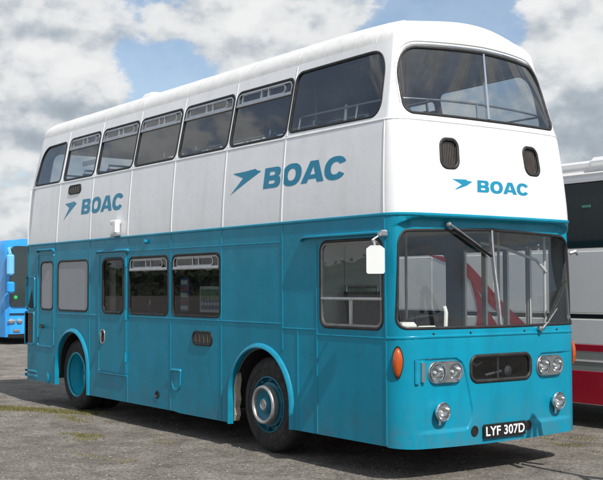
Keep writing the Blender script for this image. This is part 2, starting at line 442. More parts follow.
def zbot(u):
    x, y = base(u)
    if u > UF0 and u < UF3: return .272 + .02 * abs((u - UC) / 1.3) ** 2
    if u > UL: return .33
    if x > -2.0: return .30
    if x > -4.0: return .25
    if x > -7.0: return .262
    return .332
def archpts(cx, hw, top, lo, n=26):
    pts = [(cx - hw, lo)]
    cz = top - hw
    pts += [(cx - hw * cos(pi * k / n), cz + hw * sin(pi * k / n)) for k in range(n + 1)]
    pts.append((cx + hw, lo)); return pts
AF = archpts(-2.277, .572, 1.10, .0); AR = archpts(-7.098, .535, 1.115, .0)
def shell(z0, z1, holes, mat, name, off=0., emb=True, fine=True, zb=None, nofine=False):
    us = []
    u = U0
    while u < UE - 1e-6:
        us.append(u)
        if u < UF0 - .62: s = .14
        elif u < UF0 - .001: s = .05
        elif u < UF3: s = .028 if fine else .045
        elif u < UL: s = .14
        else: s = .05
        u += s
    us.append(UE)
    lo = (zb or (lambda q: z0))
    bottom = [(q, lo(q)) for q in us]; top = [(q, z1) for q in reversed(us)]
    outer = bottom + top
    pts = []
    for i, q in enumerate(us[1:-1]):
        a = lo(q)
        dz = .06 if (UF0 - .3 < q < UF3 + .3 or q > UL - .02) else .12
        nz = max(3, int((z1 - a) / dz))
        pts += [(q, a + (z1 - a) * k / nz) for k in range(1, nz)]
    if fine and z0 < 1.0:
        pts += gridpts(-.06, mir(-.06), .37, 1.13, .0165, .0165)
        pts = [p for p in pts if True]
    if fine and z0 > 2.0:
        pts += gridpts(.36, mir(.36), 3.13, 3.24, .03, .012)
    ext = []
    if fine and z0 < 1.0:
        for d_ in (.013, .002, -.009):
            zz = [.392 + (1.1 - .392) * k / 90 for k in range(91)]
            ext.append(('line', [(lamp_edge(z) + d_, z) for z in zz])); ext.append(('line', [(mir(lamp_edge(z) + d_), z) for z in zz]))
        for z_ in (1.095, 1.088, 1.081):
            for f_ in (lambda q: q, mir): ext.append(('line', [(f_(.02 + k * .0145), z_) for k in range(38)]))
    if z0 < 1.:
        for d in (-.013, 0, .013):
            ext.append(('line', [(q / 60 * (mir(-.16) + .16) - .16, zbrow(q / 60 * (mir(-.16) + .16) - .16) + d) for q in range(61)]))
    bbs = [(min(p[0] for p in h), max(p[0] for p in h), min(p[1] for p in h), max(p[1] for p in h)) for h in holes]
    pts = [p for p in pts if not any(b[0] < p[0] < b[1] and b[2] < p[1] < b[3] and inpoly(p, h) for b, h in zip(bbs, holes))]
    v, f = fill([outer], holes, [('pts', pts)] + ext)
    used = sorted({i for t in f for i in t}); mp = {i: k for k, i in enumerate(used)}
    pn = [SN(v[i][0], v[i][1], off, emb) for i in used]
    mb = MB(); mb.add([p for p, n in pn], [tuple(mp[i] for i in t) for t in f])
    return mb.build(name, mat, bus, normals=[n for p, n in pn])
grow_h = lambda ols, d=-.006: [grow(o, d) for o in ols]
right_up = [o for _, o in upwins]; left_up = [mirol(o) for o in right_up]
right_lo = list(low_side.values()); left_lo = [mirol(o) for o in left_low] + [mirol(door_l)]
arches = [AF, AR, mirol(AF), mirol(AR)]
ZB = 2.415; ZT = 4.10
uph = right_up + left_up + [uws, rear_up] + mk
LAMPS = [(.308, .962), (.517, .962), (mir(.308), .962), (mir(.517), .962)]
lamph = [[(uc + .084 * cos(2 * pi * k / 32), zc + .084 * sin(2 * pi * k / 32)) for k in range(32)] for uc, zc in LAMPS]
loh = right_lo + left_lo + [lws, rear_low, dest] + arches + lamph
shell(ZB, ZT, uph, M['white'], 'upper_body')
shell(.3, ZB, loh, M['teal'], 'lower_body', zb=zbot)
shell(ZB + .03, ZT - .02, grow_h(uph, .012), M['lining'], 'upper_lining', off=-.045, emb=False, fine=False)
shell(.5, ZB - .02, grow_h([h_ for h_ in loh if h_ not in lamph], .012), M['lining'], 'lower_lining', off=-.045, emb=False, fine=False)

# roof ----------------------------------------------------------------------
def roofpt(u, t, a):
    """t 0..1 up the cove, a 0..1 across the crown"""
    p0 = point(u, ZT)
    x, y = base(u)
    H = .305; D = .52
    th = t * pi / 2
    d = D * (1 - cos(th)) + a * (p_half - D)
    z = ZT + H * sin(th) ** .92 + .03 * (1 - (1 - a) ** 2)
    wf = sst(-1.6, .0, x); wr = sst(-7.6, -8.95, x)
    Y = 1.22 + (p0.y - 1.22) * (1 - d / p_half) * (1 - .075 * sst(-1.3, 0, x) * sin(th) * (1 - a))
    e = abs(y - 1.22) / 1.22
    cor = sst(.15, 1.0, e) * sst(-.9, -.05, x)
    X = p0.x - d * .62 * wf + d * .50 * wr - .05 * cor * sin(th) + .012 * wf * sst(0, .15, t)
    return Vector((X, Y, z - .02 * wf * t))
p_half = 1.22 - tumble(ZT)
us = []
u = U0
while u < UE - 1e-6:
    us.append(u); u += .03 if (UF0 - .4 < u < UF3 + .4 or u > UL) else .15
rows = [(k / 14, 0) for k in range(15)] + [(1, k / 6) for k in range(1, 7)]
vs = []; fs = []
n = len(us)
for t, a in rows:
    vs += [roofpt(q, t, a) for q in us]
for i in range(len(rows) - 1):
    for k in range(n):
        j = (k + 1) % n; fs.append((i * n + k, i * n + j, (i + 1) * n + j, (i + 1) * n + k))
mb = MB(); mb.add(vs, fs)
roof = mb.build('roof', M['roofwhite'], bus, smooth=60)
# thin overlap seams on the cove at each pillar, and the gutter line
def roofseam(uq, mb, w=.007, h=.0015):
    vs = []; fs = []
    K = 12
    for k in range(K + 1):
        t = k / K * .95
        for d, hh in ((-w, -.002), (-w * .5, h), (w * .5, h), (w, -.002)):
            p = roofpt(uq + d, t, 0); q = roofpt(uq + d, t + .02, 0); r_ = roofpt(uq + d + .01, t, 0)
            nn = (r_ - p).cross(q - p).normalized()
            vs.append(p + nn * hh)
    for k in range(K):
        for j in range(3): fs.append((k * 4 + j, k * 4 + j + 1, k * 4 + 5 + j, k * 4 + 4 + j))
    mb.add(vs, fs)
pil = [-7.68, -6.53, -5.37, -4.21, -3.025, -1.865]
for q in pil + [-.60]:
    for q2 in (q, mir(q)): mb = MB(); roofseam(q2, mb); mb.build('roof_seam', M['roofwhite'], roof)
mb = MB()      # ventilator pods on the roof
for q in (-6.05,):
    mb.box(q - .17, q + .17, .62, .92, 4.36, 4.475, 0, .05)
mb.build('roof_ventilator', M['roofwhite'], bus); mb = MB()
mb.box(-7.3, -6.9, 1.0, 1.4, 4.36, 4.44, 0, .04)
mb.build('roof_ventilator', M['roofwhite'], bus)

# beads on the panels ---------------------------------------------------------
mb = MB(); BW = .024; BH = .006
for q in pil:
    for f_ in (lambda x: x, mir):
        strip([(f_(q - .003), ZB + .012), (f_(q - .003), 3.30)], BW, BH, mb)
        strip([(f_(q), 3.33), (f_(q), 4.08)], .018, .005, mb)
for f_ in (lambda x: x, mir):
    strip([(f_(-8.80), ZB + .012), (f_(-8.83), 3.30)], BW, BH, mb)
    strip([(f_(-.222), ZB + .012), (f_(-.235), 3.30)], BW * .9, BH, mb)
strip([(U0, 3.305), (UE, 3.305)], .020, .007, mb)
mb.build('upper_panel_beading', M['white'], bus)
mb = MB()
strip([(U0, ZB - .004), (UE, ZB - .004)], .034, .012, mb)
for q in (-5.365, -4.222, -3.052):
    strip([(q, zbot(q) + .005), (q, ZB - .02)], BW, BH, mb)
strip([(-1.852, 1.10), (-1.852, ZB - .02)], BW, BH, mb); strip([(-7.735, 1.16), (-7.735, ZB - .02)], BW, BH, mb)
strip([(-7.735, .34), (-7.735, .75)], BW, BH, mb)
strip([(-6.53, .27), (-6.53, ZB - .02)], BW, BH, mb)
strip([(-8.78, 1.42), (-8.78, ZB - .02)], BW, BH, mb)
strip([(-1.582, .31), (-1.582, 1.32)], BW, BH, mb); strip([(-1.258, .31), (-1.258, 2.18)], BW, BH, mb)
strip([(-.212, .31), (-.212, ZB - .02)], BW, BH, mb)
strip([(-6.52, 1.372), (-6.22, 1.372)], .02, .006, mb); strip([(-5.38, 1.375), (-1.86, 1.368)], .02, .006, mb); strip([(-7.62, 1.372), (-6.54, 1.372)], .02, .006, mb)
strip([(-1.86, 1.325), (-1.27, 1.325)], .018, .006, mb)
strip([(-1.25, 1.278), (-.22, 1.278)], .018, .006, mb)
strip([(-.20, 1.280), (.2, 1.292), (mir(.2), 1.292), (mir(-.2), 1.28)], .03, .009, mb)
strip([(-5.35, 2.225), (-1.87, 2.215)], .016, .005, mb)
for q in (-7.68, -6.52, -5.36, -4.22, -3.05, -1.80):
    strip([(mir(q), zbot(q) + (.01 if abs(q + 7.1) > .6 and abs(q + 2.28) > .6 else .9)), (mir(q), ZB - .02)], BW, BH, mb)
strip([(mir(-8.7), 1.37), (mir(-1.75), 1.37)], .02, .006, mb)
mb.build('lower_panel_beading', M['teal'], bus)
# wheel arch lips
def lip(pts, name):
    mb = MB(); vs = []; fs = []
    prof = [(0, -.03), (0, .026), (.010, .034), (.028, .030), (.048, .012), (.055, -.002)]
    P = len(prof)
    for i, p in enumerate(pts):
        a = Vector(pts[max(i - 1, 0)]); b = Vector(pts[min(i + 1, len(pts) - 1)]); t = (b - a).normalized(); nn = Vector((-t.y, t.x))
        if lip.flip: nn = -nn
        for d, h in prof: vs.append(S3(p[0] + nn.x * d, p[1] + nn.y * d, h))
    for i in range(len(pts) - 1):
        for k in range(P - 1):
            fs.append((i * P + k, i * P + k + 1, (i + 1) * P + k + 1, (i + 1) * P + k))
    mb.add(vs, fs)
    return mb.build(name, M['teal_trim'], bus)
for cx, hw, top, lo0, lo1 in ((-2.277, .572, 1.10, .24, .30), (-7.098, .535, 1.115, .33, .262)):
    a = archpts(cx, hw, top, .0)
    a[0] = (a[0][0], lo0); a[-1] = (a[-1][0], lo1)
    lip.flip = False; lip(a, 'wheel_arch_lip')
    lip.flip = True; lip([(mir(u), z) for u, z in a], 'wheel_arch_lip')

# windows ---------------------------------------------------------------------
def window(ol, vent=None, glass='glass', trim=None, name='window', prof=RUB, mat='rubber'):
    mb = ringmb(ol, prof)
    w = mb.build(name, M[mat], bus, smooth=50)
    if glass: panel(grow(ol, -.012), -.010, M[glass], 'pane', w, .07)
    u0 = min(p[0] for p in ol); u1 = max(p[0] for p in ol); z0 = min(p[1] for p in ol); z1 = max(p[1] for p in ol)
    if trim:
        ringmb(grow(ol, -.026), [(-.012, -.02), (-.012, .001), (.008, .003), (.012, -.02)], None).build('inner_trim', M[trim], w, smooth=50)
    if vent:
        zv = z1 - vent
        a, b = u0 + .02, u1 - .02
        v = MB()
        strip([(a, zv), (b, zv)], .034, .010, v, base_off=-.022)
        out = rpoly([(a + .012, zv + .012, .01), (b - .012, zv + .012, .01), (b - .012, z1 - .03, .07), (a + .012, z1 - .03, .07)])
        ringmb(out, [(-.010, -.02), (-.010, .004), (.006, .006), (.010, -.02)], v)
        L_ = b - a
        f = (lambda t: a + L_ * t) if u0 < UC else (lambda t: b - L_ * t)
        i0, i1 = sorted((f(.08), f(.86)))
        inn = rpoly([(i0, zv + .03, .01), (i1, zv + .03, .05), (i1, z1 - .042, .05), (i0, z1 - .042, .01)])
        ringmb(inn, [(-.008, -.03), (-.008, -.004), (.008, -.004), (.010, -.03)], v)
        for t in (.44, .57): strip([(f(t), zv + .01), (f(t), z1 - .03)], .020, .004, v, base_off=-.03)
        v.build('sliding_vent', M['steel'], w, smooth=50)
    return w
for k, o in upwins:
    window(o, .165 if k == 'V' else None, 'glassup'); window(mirol(o), .165 if k == 'V' else None, 'glassup')
for k, o in low_side.items():
    if k.startswith('blank'):
        w = window(o, None, None)
        panel(grow(o, -.01), -.004, M['greypanel'], 'blanking_panel', w, .1)
    elif k == 'cab':
        w = window(o, None, 'screen', 'darksteel')
        b = MB(); strip([(-1.19, 1.635), (-.262, 1.635)], .03, .004, b, base_off=-.03); strip([(-.74, 1.38), (-.74, 1.635)], .016, .0, b, base_off=-.03)
        b.build('sliding_rail', M['steel'], w)
    elif k == 'door': pass
    else: window(o, .165, 'glass', None)
for k_, o in enumerate(left_low): window(mirol(o), .165 if k_ < 3 else None, 'glass' if k_ < 3 else 'screen', 'steel' if k_ < 3 else None)
w = window(uws, None, 'glassup', None, 'upper_front_window')
def partial(ol, d, zmin):
    g_ = grow(ol, d); n_ = len(g_); st_ = [i for i in range(n_) if g_[i][1] >= zmin and g_[i - 1][1] < zmin][0]
    o_ = []
    for k in range(n_):
        p_ = g_[(st_ + k) % n_]
        if p_[1] < zmin: break
        o_.append(p_)
    return o_
b = MB(); strip(partial(uws, .025, 3.45), .018, .010, b)
strip([(UC, 3.375), (UC, 4.03)], .034, .016, b, base_off=-.02)
b.build('bright_trim', M['chrome'], w)
b = MB(); strip(partial(uws, .055, 3.8), .012, .006, b); b.build('weather_lip', M['coachdgrey'], w)
w = window(lws, None, 'screen', None, 'windscreen')
b = MB(); strip([(UC, 1.38), (UC, 2.29)], .026, .010, b, base_off=-.03)
b.build('centre_bar', M['steel'], w)
window(rear_up, None, 'glassup', None, 'rear_window'); window(rear_low, None, 'glass', None, 'rear_window')
# ventilator inlets and grille in the front
for o in mk:
    w = window(o, None, None, None, 'air_inlet', [(-.022, -.03), (-.020, .004), (-.010, .010), (.002, .010), (.010, .004), (.012, -.004)])
    panel(grow(o, -.02), -.028, M['grille'], 'mesh_backing', w, .05)
    v = MB(); u0 = min(p[0] for p in o); u1 = max(p[0] for p in o)
    for k in range(9):
        q = u0 + .03 + (u1 - u0 - .06) * k / 8
        v.tube([S3(q + .003, 2.885 + .02 * (k in (0, 8)), -.016), S3(q + .008, 3.12 - .02 * (k in (0, 8)), -.016)], .0035, 5)
    v.build('mesh', M['seatbrown'], w)
w = window(dest, None, 'glass', None, 'radiator_grille', [(-.02, -.05), (-.02, .004), (-.008, .014), (.006, .014), (.016, .004), (.018, -.004)])
panel(grow(dest, .02), -.20, M['dark'], 'recess_back', w, .1)
v = MB(); ringmb(grow(dest, -.018), [(0, -.2), (0, -.03)], v); v.build('recess_side', M['dark'], w)
v = MB(); v.tube([S3(1.13, .87, -.06), S3(1.13, 1.08, -.06)], .012, 8); v.tube([S3(.98, .9, -.09), S3(1.2, .93, -.09)], .02, 8)
v.lathe([(.02, 0), (.055, .01), (.05, .04), (0, .05)], S3(1.30, .93, -.12), (1, 0, 0), 20); v.tube([S3(.76, 1.04, -.08), S3(.86, 1.0, -.08), S3(.95, 1.03, -.1)], .014, 8)
v.build('horn', M['steel'], w)

# right side fittings --------------------------------------------------------
def beadrect(u0, u1, z0, z1, w, h, mat, name, parent, r=.03):
    return ringmb(rect(u0, u1, z0, z1, r), [(-w / 2, -.002), (-w * .35, h), (w * .35, h), (w / 2, -.002)]).build(name, M[mat], parent)
def ledge(u0, u1, z, name, depth=.05, th=.022, droop=.03):
    """drip rail: a small curved shelf over a door or window"""
    b = MB(); K = 24; vs = []; fs = []
    for k in range(K + 1):
        s = k / K; u = u0 + (u1 - u0) * s
        e = min(1, min(s, 1 - s) / .07); zz = z - droop * (1 - e) ** 2
        d = depth * (.35 + .65 * e)
        vs += [S3(u, zz - th * .2, -.003), S3(u, zz - th * .4, d), S3(u, zz + th * .2, d), S3(u, zz + th, -.003)]
    for k in range(K):
        for j in range(3): fs.append((k * 4 + j + 1, k * 4 + j, k * 4 + 4 + j, k * 4 + 5 + j))
    fs += [(0, 1, 2, 3), tuple(K * 4 + j for j in (3, 2, 1, 0))]
    b.add(vs, fs); return b.build(name, M['teal_trim'], bus)
ledge(-8.40, -7.74, 2.325, 'drip_rail', .045); ledge(-6.30, -5.32, 2.240, 'drip_rail', .045, droop=.012)
ledge(-1.52, -.17, 2.245, 'drip_rail', .055)
# emergency door
ed = panel(rect(-6.20, -5.395, .615, 2.20, .05), .008, M['teal'], 'emergency_door', bus, .12, [grow(low_side['door'], -.004)])
# the opening of the door window in the body
dw = ringmb(low_side['door'], [(-.022, -.03), (-.022, .012), (-.012, .020), (0, .022), (.014, .018), (.020, .008)]).build('window', M['rubber'], ed, smooth=50)
panel(grow(low_side['door'], -.012), -.004, M['glass'], 'pane', ed, .1)
beadrect(-6.205, -5.39, .61, 2.205, .022, .014, 'teal_trim', 'door_edging', ed, .04)
b = MB(); b.add([S3(-6.20 + (.81) * i, .60 + j * .03, .01 + .012 * j) for i in (0, 1) for j in (0, 1)], [(0, 2, 3, 1)]); strip([(-6.22, .602), (-5.37, .602)], .03, .022, b); b.build('door_sill', M['teal_trim'], ed)
b = MB(); o = rect(-6.155, -6.03, 1.00, 1.18, .05); ringmb(o, [(-.012, .004), (-.006, .016), (.006, .016), (.010, .006)], b)
hd = b.build('door_handle', M['chrome'], ed)
panel(grow(o, -.006), .010, M['black'], 'handle_recess', ed, .06)
b = MB(); b.tube([S3(-6.095, 1.02, .02), S3(-6.095, 1.06, .035), S3(-6.09, 1.14, .03)], [.012, .014, .022], 10); b.build('lever', M['chrome'], ed)
for z in (1.33, 2.02, .78):
    b = MB(); b.tube([S3(-5.385, z, .016), S3(-5.385, z + .12, .016)], .016, 8); b.build('door_hinge', M['teal_trim'], ed)
b = MB(); b.add([(-6.12 + .52 * s, .10 + .02 * sin(s * 26), zz) for s in [i / 24 for i in range(9)] for zz in (1.40, 2.16)], [(2 * i, 2 * i + 2, 2 * i + 3, 2 * i + 1) for i in range(8)])
b.build('curtain', M['curtain'], bus)
# rear service door
sd = beadrect(-8.37, -7.765, .87, 2.26, .022, .010, 'teal_trim', 'service_door_edging', bus, .04)
b = MB(); b.tube([S3(-8.17, 1.17, .0), S3(-8.17, 1.17, .05)], .03, 10); b.tube([S3(-8.20, 1.18, .05), S3(-8.05, 1.15, .06)], .012, 8); b.build('service_door_handle', M['black'], bus)
b = MB(); b.lathe([(.05, 0), (.055, .01), (.04, .02), (.02, .022), (0, .022)], S3(-7.96, .40, 0), (0, -1, 0), 20, 0, .8, 1.5); b.build('filler_cap', M['teal_trim'], bus)
o = rect(-8.895, -8.53, .885, 1.37, .03)
w = ringmb(o, [(-.016, -.004), (-.012, .014), (.012, .014), (.018, -.002)]).build('engine_louvre', M['teal_trim'], bus)
panel(grow(o, -.01), .001, M['grille'], 'louvre_backing', w, .06)
b = MB()
for k in range(11): strip([(-8.87, .92 + k * .042), (-8.555, .92 + k * .042)], .016, .008, b)
b.build('louvre_slat', M['grille'], w)
# air scoop above the louvre
b = MB(); b.add([S3(-8.83, 1.43, .004), S3(-8.55, 1.43, .004), S3(-8.62, 1.72, .004), S3(-8.74, 1.50, .004)], [(0, 1, 2, 3)])
b.build('scoop_opening', M['dark'], bus)
beadrect(-8.86, -8.50, 1.42, 1.92, .024, .014, 'teal_trim', 'scoop_surround', bus, .05)
b = MB(); strip([(-8.88, .47), (-8.40, .47)], .03, .02, b); strip([(-8.88, .40), (-8.38, .40)], .05, .014, b); b.build('corner_bumper', M['teal_trim'], bus)
# oblong marker recess ahead of the mid rail, and its twin up high
for u0, u1, z0, z1 in ((-3.69, -3.245, 1.08, 1.235), (-7.36, -6.94, 3.11, 3.235)):
    o = rect(u0, u1, z0, z1, .075)
    w = ringmb(o, [(-.022, -.002), (-.019, .008), (-.006, .013), (.006, .009), (.010, -.002)]).build('side_vent', M['rubber'], bus, smooth=50)
    panel(grow(o, -.024), .004, M['grille'], 'vent_mesh', w, .06)
    for k in range(4):
        b = MB(); b.tube([S3(u0 + .09 + k * (u1 - u0 - .18) / 3, z0 + .035, .008), S3(u0 + .09 + k * (u1 - u0 - .18) / 3, z1 - .035, .008)], .005, 5)
        b.build('vent_bar', M['seatbrown'], w)
o = rpoly([(-4.165, .52, .09), (-3.985, .52, .09), (-3.965, .765, .015), (-4.185, .765, .015)])
b = ringmb(o, [(-.012, .002), (-.006, .012), (.006, .012), (.010, -.002)])
fl = b.build('fuel_flap', M['teal_trim'], bus)
panel(o, .006, M['teal'], 'flap_panel', fl, .1); b = MB(); b.tube([S3(-4.18, .755, .012), S3(-3.97, .755, .012)], .012, 8); b.build('flap_hinge', M['teal_trim'], fl)
b = MB(); b.lathe([(.045, .001), (.05, .008), (.036, .008), (.034, .001), (0, .001)], S3(-4.55, .425, 0), (0, -1, 0), 20); b.build('drain_hole', M['black'], bus)
b = MB(); b.lathe([(.028, .0), (.028, .03), (.02, .04), (0, .04)], S3(-4.84, 2.33, 0), (0, -1, 0), 14); b.build('side_repeater', M['teal_trim'], bus)
# white lamp bracket on the belt
b = MB(); b.box(-5.74, -5.56, -.085, .0, 2.585, 2.645, 0, .015); b.box(-5.655, -5.558, -.087, -.015, 2.465, 2.63, 0, .015); b.box(-5.73, -5.565, -.08, .0, 2.425, 2.47, 1, .01)
b.build('side_lamp_bracket', [M['coachwhite'], M['steel']], bus)

# driver's mirror ---------------------------------------------------------------
b = MB(); b.box(-.215, -.165, -.075, -.002, 2.205, 2.265, 0, .012); b.lathe([(0, -.02), (.022, -.015), (.022, .015), (0, .02)], (-.19, -.085, 2.225), (0, 0, 1), 12)
br = b.build('mirror_bracket', M['steel'], bus)
b = MB(); b.tube([(-.19, -.085, 2.215), (-.22, -.15, 2.17), (-.17, -.17, 2.15), (-.15, -.17, 2.10)], .011, 8)
b.tube([(-.24, -.12, 2.165), (-.16, -.165, 2.15)], .017, 8)
b.build('mirror_arm', M['steel'], bus)
b = MB(); m_ = []
def mirror_head(cx, cy, z0, z1, w, name, yaw):
    b = MB(); hw = w / 2
    prof = rpoly([(-hw, 0, .02), (hw, 0, .02), (hw, z1 - z0 - .03, .01), (hw * .55, z1 - z0, .02), (-hw * .55, z1 - z0, .02), (-hw, z1 - z0 - .03, .01)], 3, .5)
    b.prism(prof, -.012, .012)
    o = b.build(name, M['mirror'], bus, loc=(cx, cy, z0)); o.rotation_euler.z = yaw
    return o
mirror_head(-.150, -.170, 1.865, 2.120, .165, 'mirror', radians(52))
# nearside mirror
b = MB(); b.tube([(-.10, 2.42, 2.09), (-.07, 2.47, 2.11), (-.06, 2.50, 2.08)], .020, 8); b.build('mirror_arm', M['steel'], bus)

# entrance doors on the left side -------------------------------------------------
for k in range(2):
    for h in range(2):
        a = -1.64 + k * .655 + h * .3275
        o = mirol(rect(a + .004, a + .32, .44, 2.18, .03))
        d = ringmb(o, [(-.026, -.045), (-.026, -.012), (0, -.012), (.0, -.045)], None).build('entrance_door', M['polegrey'], bus)
        panel(grow(o, -.03), -.03, M['screen'], 'pane', d, .2)

# wheels --------------------------------------------------------------------------
def wheel(cx, y0, side, rear):
    """side -1: outer face towards -y ; y0 outer face"""
    R = .505; w_ = .27
    root = empty('wheel', (cx, y0, R), bus)
    ax = (0, side, 0)
    def C(d): return (0, 0, 0)
    t = MB()
    prof = [(.285, -.03), (.300, -.005), (.34, .0), (.40, .002), (.455, -.012), (.485, -.03), (.503, -.06), (.505, -.10)]
    for k in range(4):
        d = -.11 - k * .035; prof += [(.505, d), (.493, d - .004), (.493, d - .012), (.505, d - .016)]
    prof += [(.503, -.25), (.48, -.28), (.40, -.29), (.30, -.28)]
    t.lathe(prof, (0, 0, 0), ax, 64)
    t.lathe([(.372, .0025), (.376, .006), (.388, .006), (.392, .002)], (0, 0, 0), ax, 64)
    t.build('tyre', M['tyre'], root)
    r = MB()
    if not rear:
        r.lathe([(.300, -.03), (.298, .0), (.285, .004), (.278, -.02), (.268, -.05), (.245, -.055), (.235, -.02), (.16, -.005), (.15, -.04), (.10, -.05), (.095, .02), (.0, .025)], (0, 0, 0), ax, 64)
        r.build('rim', M['rimteal'], root)
        h = MB(); h.lathe([(.200, .0), (.207, .05), (.199, .076), (.184, .083), (.170, .075), (.162, .05), (.166, .0)], (0, 0, 0), ax, 56); h.build('nut_guard_ring', M['dullring'], root)
        h = MB(); h.lathe([(.168, .03), (.12, -.005), (.09, .0), (.075, .045), (.0, .05)], (0, 0, 0), ax, 48); h.build('hub', M['teal'], root)
        h = MB(); h.lathe([(.058, .03), (.060, .062), (.048, .072), (.040, .066), (.036, .060), (0, .060)], (0, 0, 0), ax, 32); h.box(-.025, .025, side * .0745 - .002, side * .0745 + .002, -.006, .006); h.build('hub_cap', M['steel'], root)
        nb = MB()
        for k in range(10):
            a = 2 * pi * k / 10 + .2; q = .262
            nb.lathe([(.017, -.055), (.017, -.012), (.010, -.006), (0, -.006)], (cos(a) * q, 0, sin(a) * q), ax, 6)
        nb.build('wheel_nuts', M['rimteal'], root)
    else:
        r.lathe([(.318, -.03), (.320, .0), (.306, .008), (.294, -.004), (.284, -.05), (.276, -.12), (.262, -.15), (.255, -.22), (.235, -.245), (.15, -.25), (.13, -.20), (.10, -.18), (.0, -.175)], (0, 0, 0), ax, 64)
        r.build('rim', M['wheelteal'], root)
        nb = MB()
        for k in range(8):
            a = 2 * pi * k / 8; nb.lathe([(.018, -.22), (.018, -.19), (0, -.185)], (cos(a) * .2, 0, sin(a) * .2), ax, 6)
        nb.build('wheel_nuts', M['wheelteal'], root)
        t2 = MB(); t2.lathe([(.285, -.31), (.40, -.30), (.48, -.315), (.505, -.36), (.505, -.53), (.46, -.58), (.3, -.58)], (0, 0, 0), ax, 48); t2.build('inner_tyre', M['tyre'], root)
for side, yy in ((-1, .055), (1, W - .055)):
    wheel(-2.20, yy, side, False); wheel(-7.13, yy + (.02 if side < 0 else -.02), side, True)
# wheel boxes, underside, axle
for cx, hw, top in ((-2.277, .60, 1.13), (-7.098, .56, 1.14)):
    for y0, y1 in ((.02, .80), (1.64, 2.42)):
        b = MB(); K = 16; cz = top - hw
        pr_ = [(cx - hw, .42)] + [(cx - hw * cos(pi * k / K), cz + hw * sin(pi * k / K)) for k in range(K + 1)] + [(cx + hw, .42)]
        n = len(pr_); vs = [(x, y0, z) for x, z in pr_] + [(x, y1, z) for x, z in pr_]
        b.add(vs, [(i, i + 1, n + i + 1, n + i) for i in range(n - 1)])
        yb = y1 if y0 < 1 else y0
        b.add([(x, yb, z) for x, z in pr_], [tuple(range(n))])
        b.build('wheel_box', M['dark'], bus)
b = MB()
for x0, x1 in ((-8.85, -7.66), (-6.54, -2.88), (-1.68, -.1)):
    b.box(x0, x1, .06, 2.38, .46, .50)
b.box(-8.85, -.1, .82, 1.62, .40, .46)
b.box(-8.6, -7.3, .7, 1.8, .28, .45)
b.box(-5.6, -3.6, .25, .9, .30, .46, 0, .05)
b.tube([(-2.2, .2, .5), (-2.2, 2.24, .5)], .07, 10); b.tube([(-7.13, .3, .5), (-7.13, 2.1, .5)], .12, 12)
b.lathe([(.0, -.28), (.2, -.2), (.26, 0), (.2, .2), (0, .28)], (-7.13, 1.1, .46), (0, 1, 0), 20)
b.build('chassis', M['dark'], bus)
b = MB(); pf = [(-2.838, .27), (-2.80, .34), (-2.822, .42), (-2.79, .50), (-2.812, .60), (-2.785, .72), (-2.80, .80), (-2.84, .80)]
b.add([(x, .03, z) for x, z in pf] + [(x, .10, z) for x, z in pf], [tuple(range(8)), tuple(range(15, 7, -1))] + [((i + 1) % 8, i, 8 + i, 8 + (i + 1) % 8) for i in range(8)])
b.build('mudflap', M['curtain'], bus)

# front lamps -----------------------------------------------------------------------
def lampset(us_, zc, name):
    u0, u1 = us_
    o = rpoly([(u0 - .105, zc - .107, .10), (u1 + .105, zc - .107, .10), (u1 + .105, zc + .107, .10), (u0 - .105, zc + .107, .10)], 9)
    o = grow(o, -.004)
    b = MB(); P = [(-.0, -.02), (-.0, .012), (-.008, .020), (-.014, .018)]
    ringmb(o, P, b)
    root = b.build(name, M['steel'], bus, smooth=60)
    circ = [[(uc + .082 * cos(2 * pi * k / 36), zc + .082 * sin(2 * pi * k / 36)) for k in range(36)] for uc in (u0, u1)]
    panel(grow(o, -.012), .016, M['steel'], 'bezel', root, .04, circ)
    for uc in (u0, u1):
        p, n_ = SN(uc, zc, .016)
        n_ = Vector((1, n_.y * .8, 0)).normalized()
        lamp(p, n_, .082, root)
def lamp(p, ax, r, root, bulge=.018):
    h = MB(); h.lathe([(r, -.01), (r, .004), (r * .96, .010), (r * .90, .008)], p, ax, 40); hl = h.build('headlight', M['chrome'], root)
    h = MB(); h.lathe([(r * .92, .004), (r * .86, -.012), (r * .6, -.045), (r * .25, -.062), (0, -.064)], p, ax, 40); h.build('reflector', M['chrome'], hl)
    h = MB(); h.lathe([(.012, -.06), (.014, -.03), (.010, -.018), (0, -.016)], p, ax, 12); h.build('bulb', M['coachwhite'], hl)
    h = MB(); h.lathe([(r * .93, .006), (r * .8, .006 + bulge * .5), (r * .5, .006 + bulge * .85), (r * .2, .006 + bulge), (0, .006 + bulge)], p, ax, 40)
    for k in range(9):
        a = (k - 4) / 4.6; zz = r * .9 * math.sqrt(max(0, 1 - a * a))
        side_ = Vector(ax).cross(Vector((0, 0, 1)))
        c = Vector(p) + side_ * (a * r * .9)
        bl = lambda t: .004 + bulge * (1 - (a * a * .8 + t * t * (1 - a * a) * .8))
        h.tube([c + Vector((0, 0, zz * t)) + Vector(ax) * bl(t) for t in (-.9, -.5, 0, .5, .9)], .0022, 4)
    h.build('lens', M['lampglass'], hl)
lampset((.308, .517), .962, 'headlight_cluster'); lampset((mir(.517), mir(.308)), .962, 'headlight_cluster')
for uc in (.335, mir(.335)):
    p, n_ = SN(uc, .602, .0)
    b = MB(); q = p + Vector((.065, 0, .005)); b.lathe([(.0, -.085), (.04, -.075), (.07, -.045), (.088, -.01), (.090, .0), (.084, .006)], q, (1, 0, 0), 36)
    b.tube([q + Vector((-.05, 0, -.05)), q + Vector((-.05, 0, -.115)), p + Vector((-.01, 0, -.12))], .014, 8)
    fg = b.build('fog_light', M['chrome'], bus)
    lamp(q, Vector((1, 0, 0)), .082, fg)
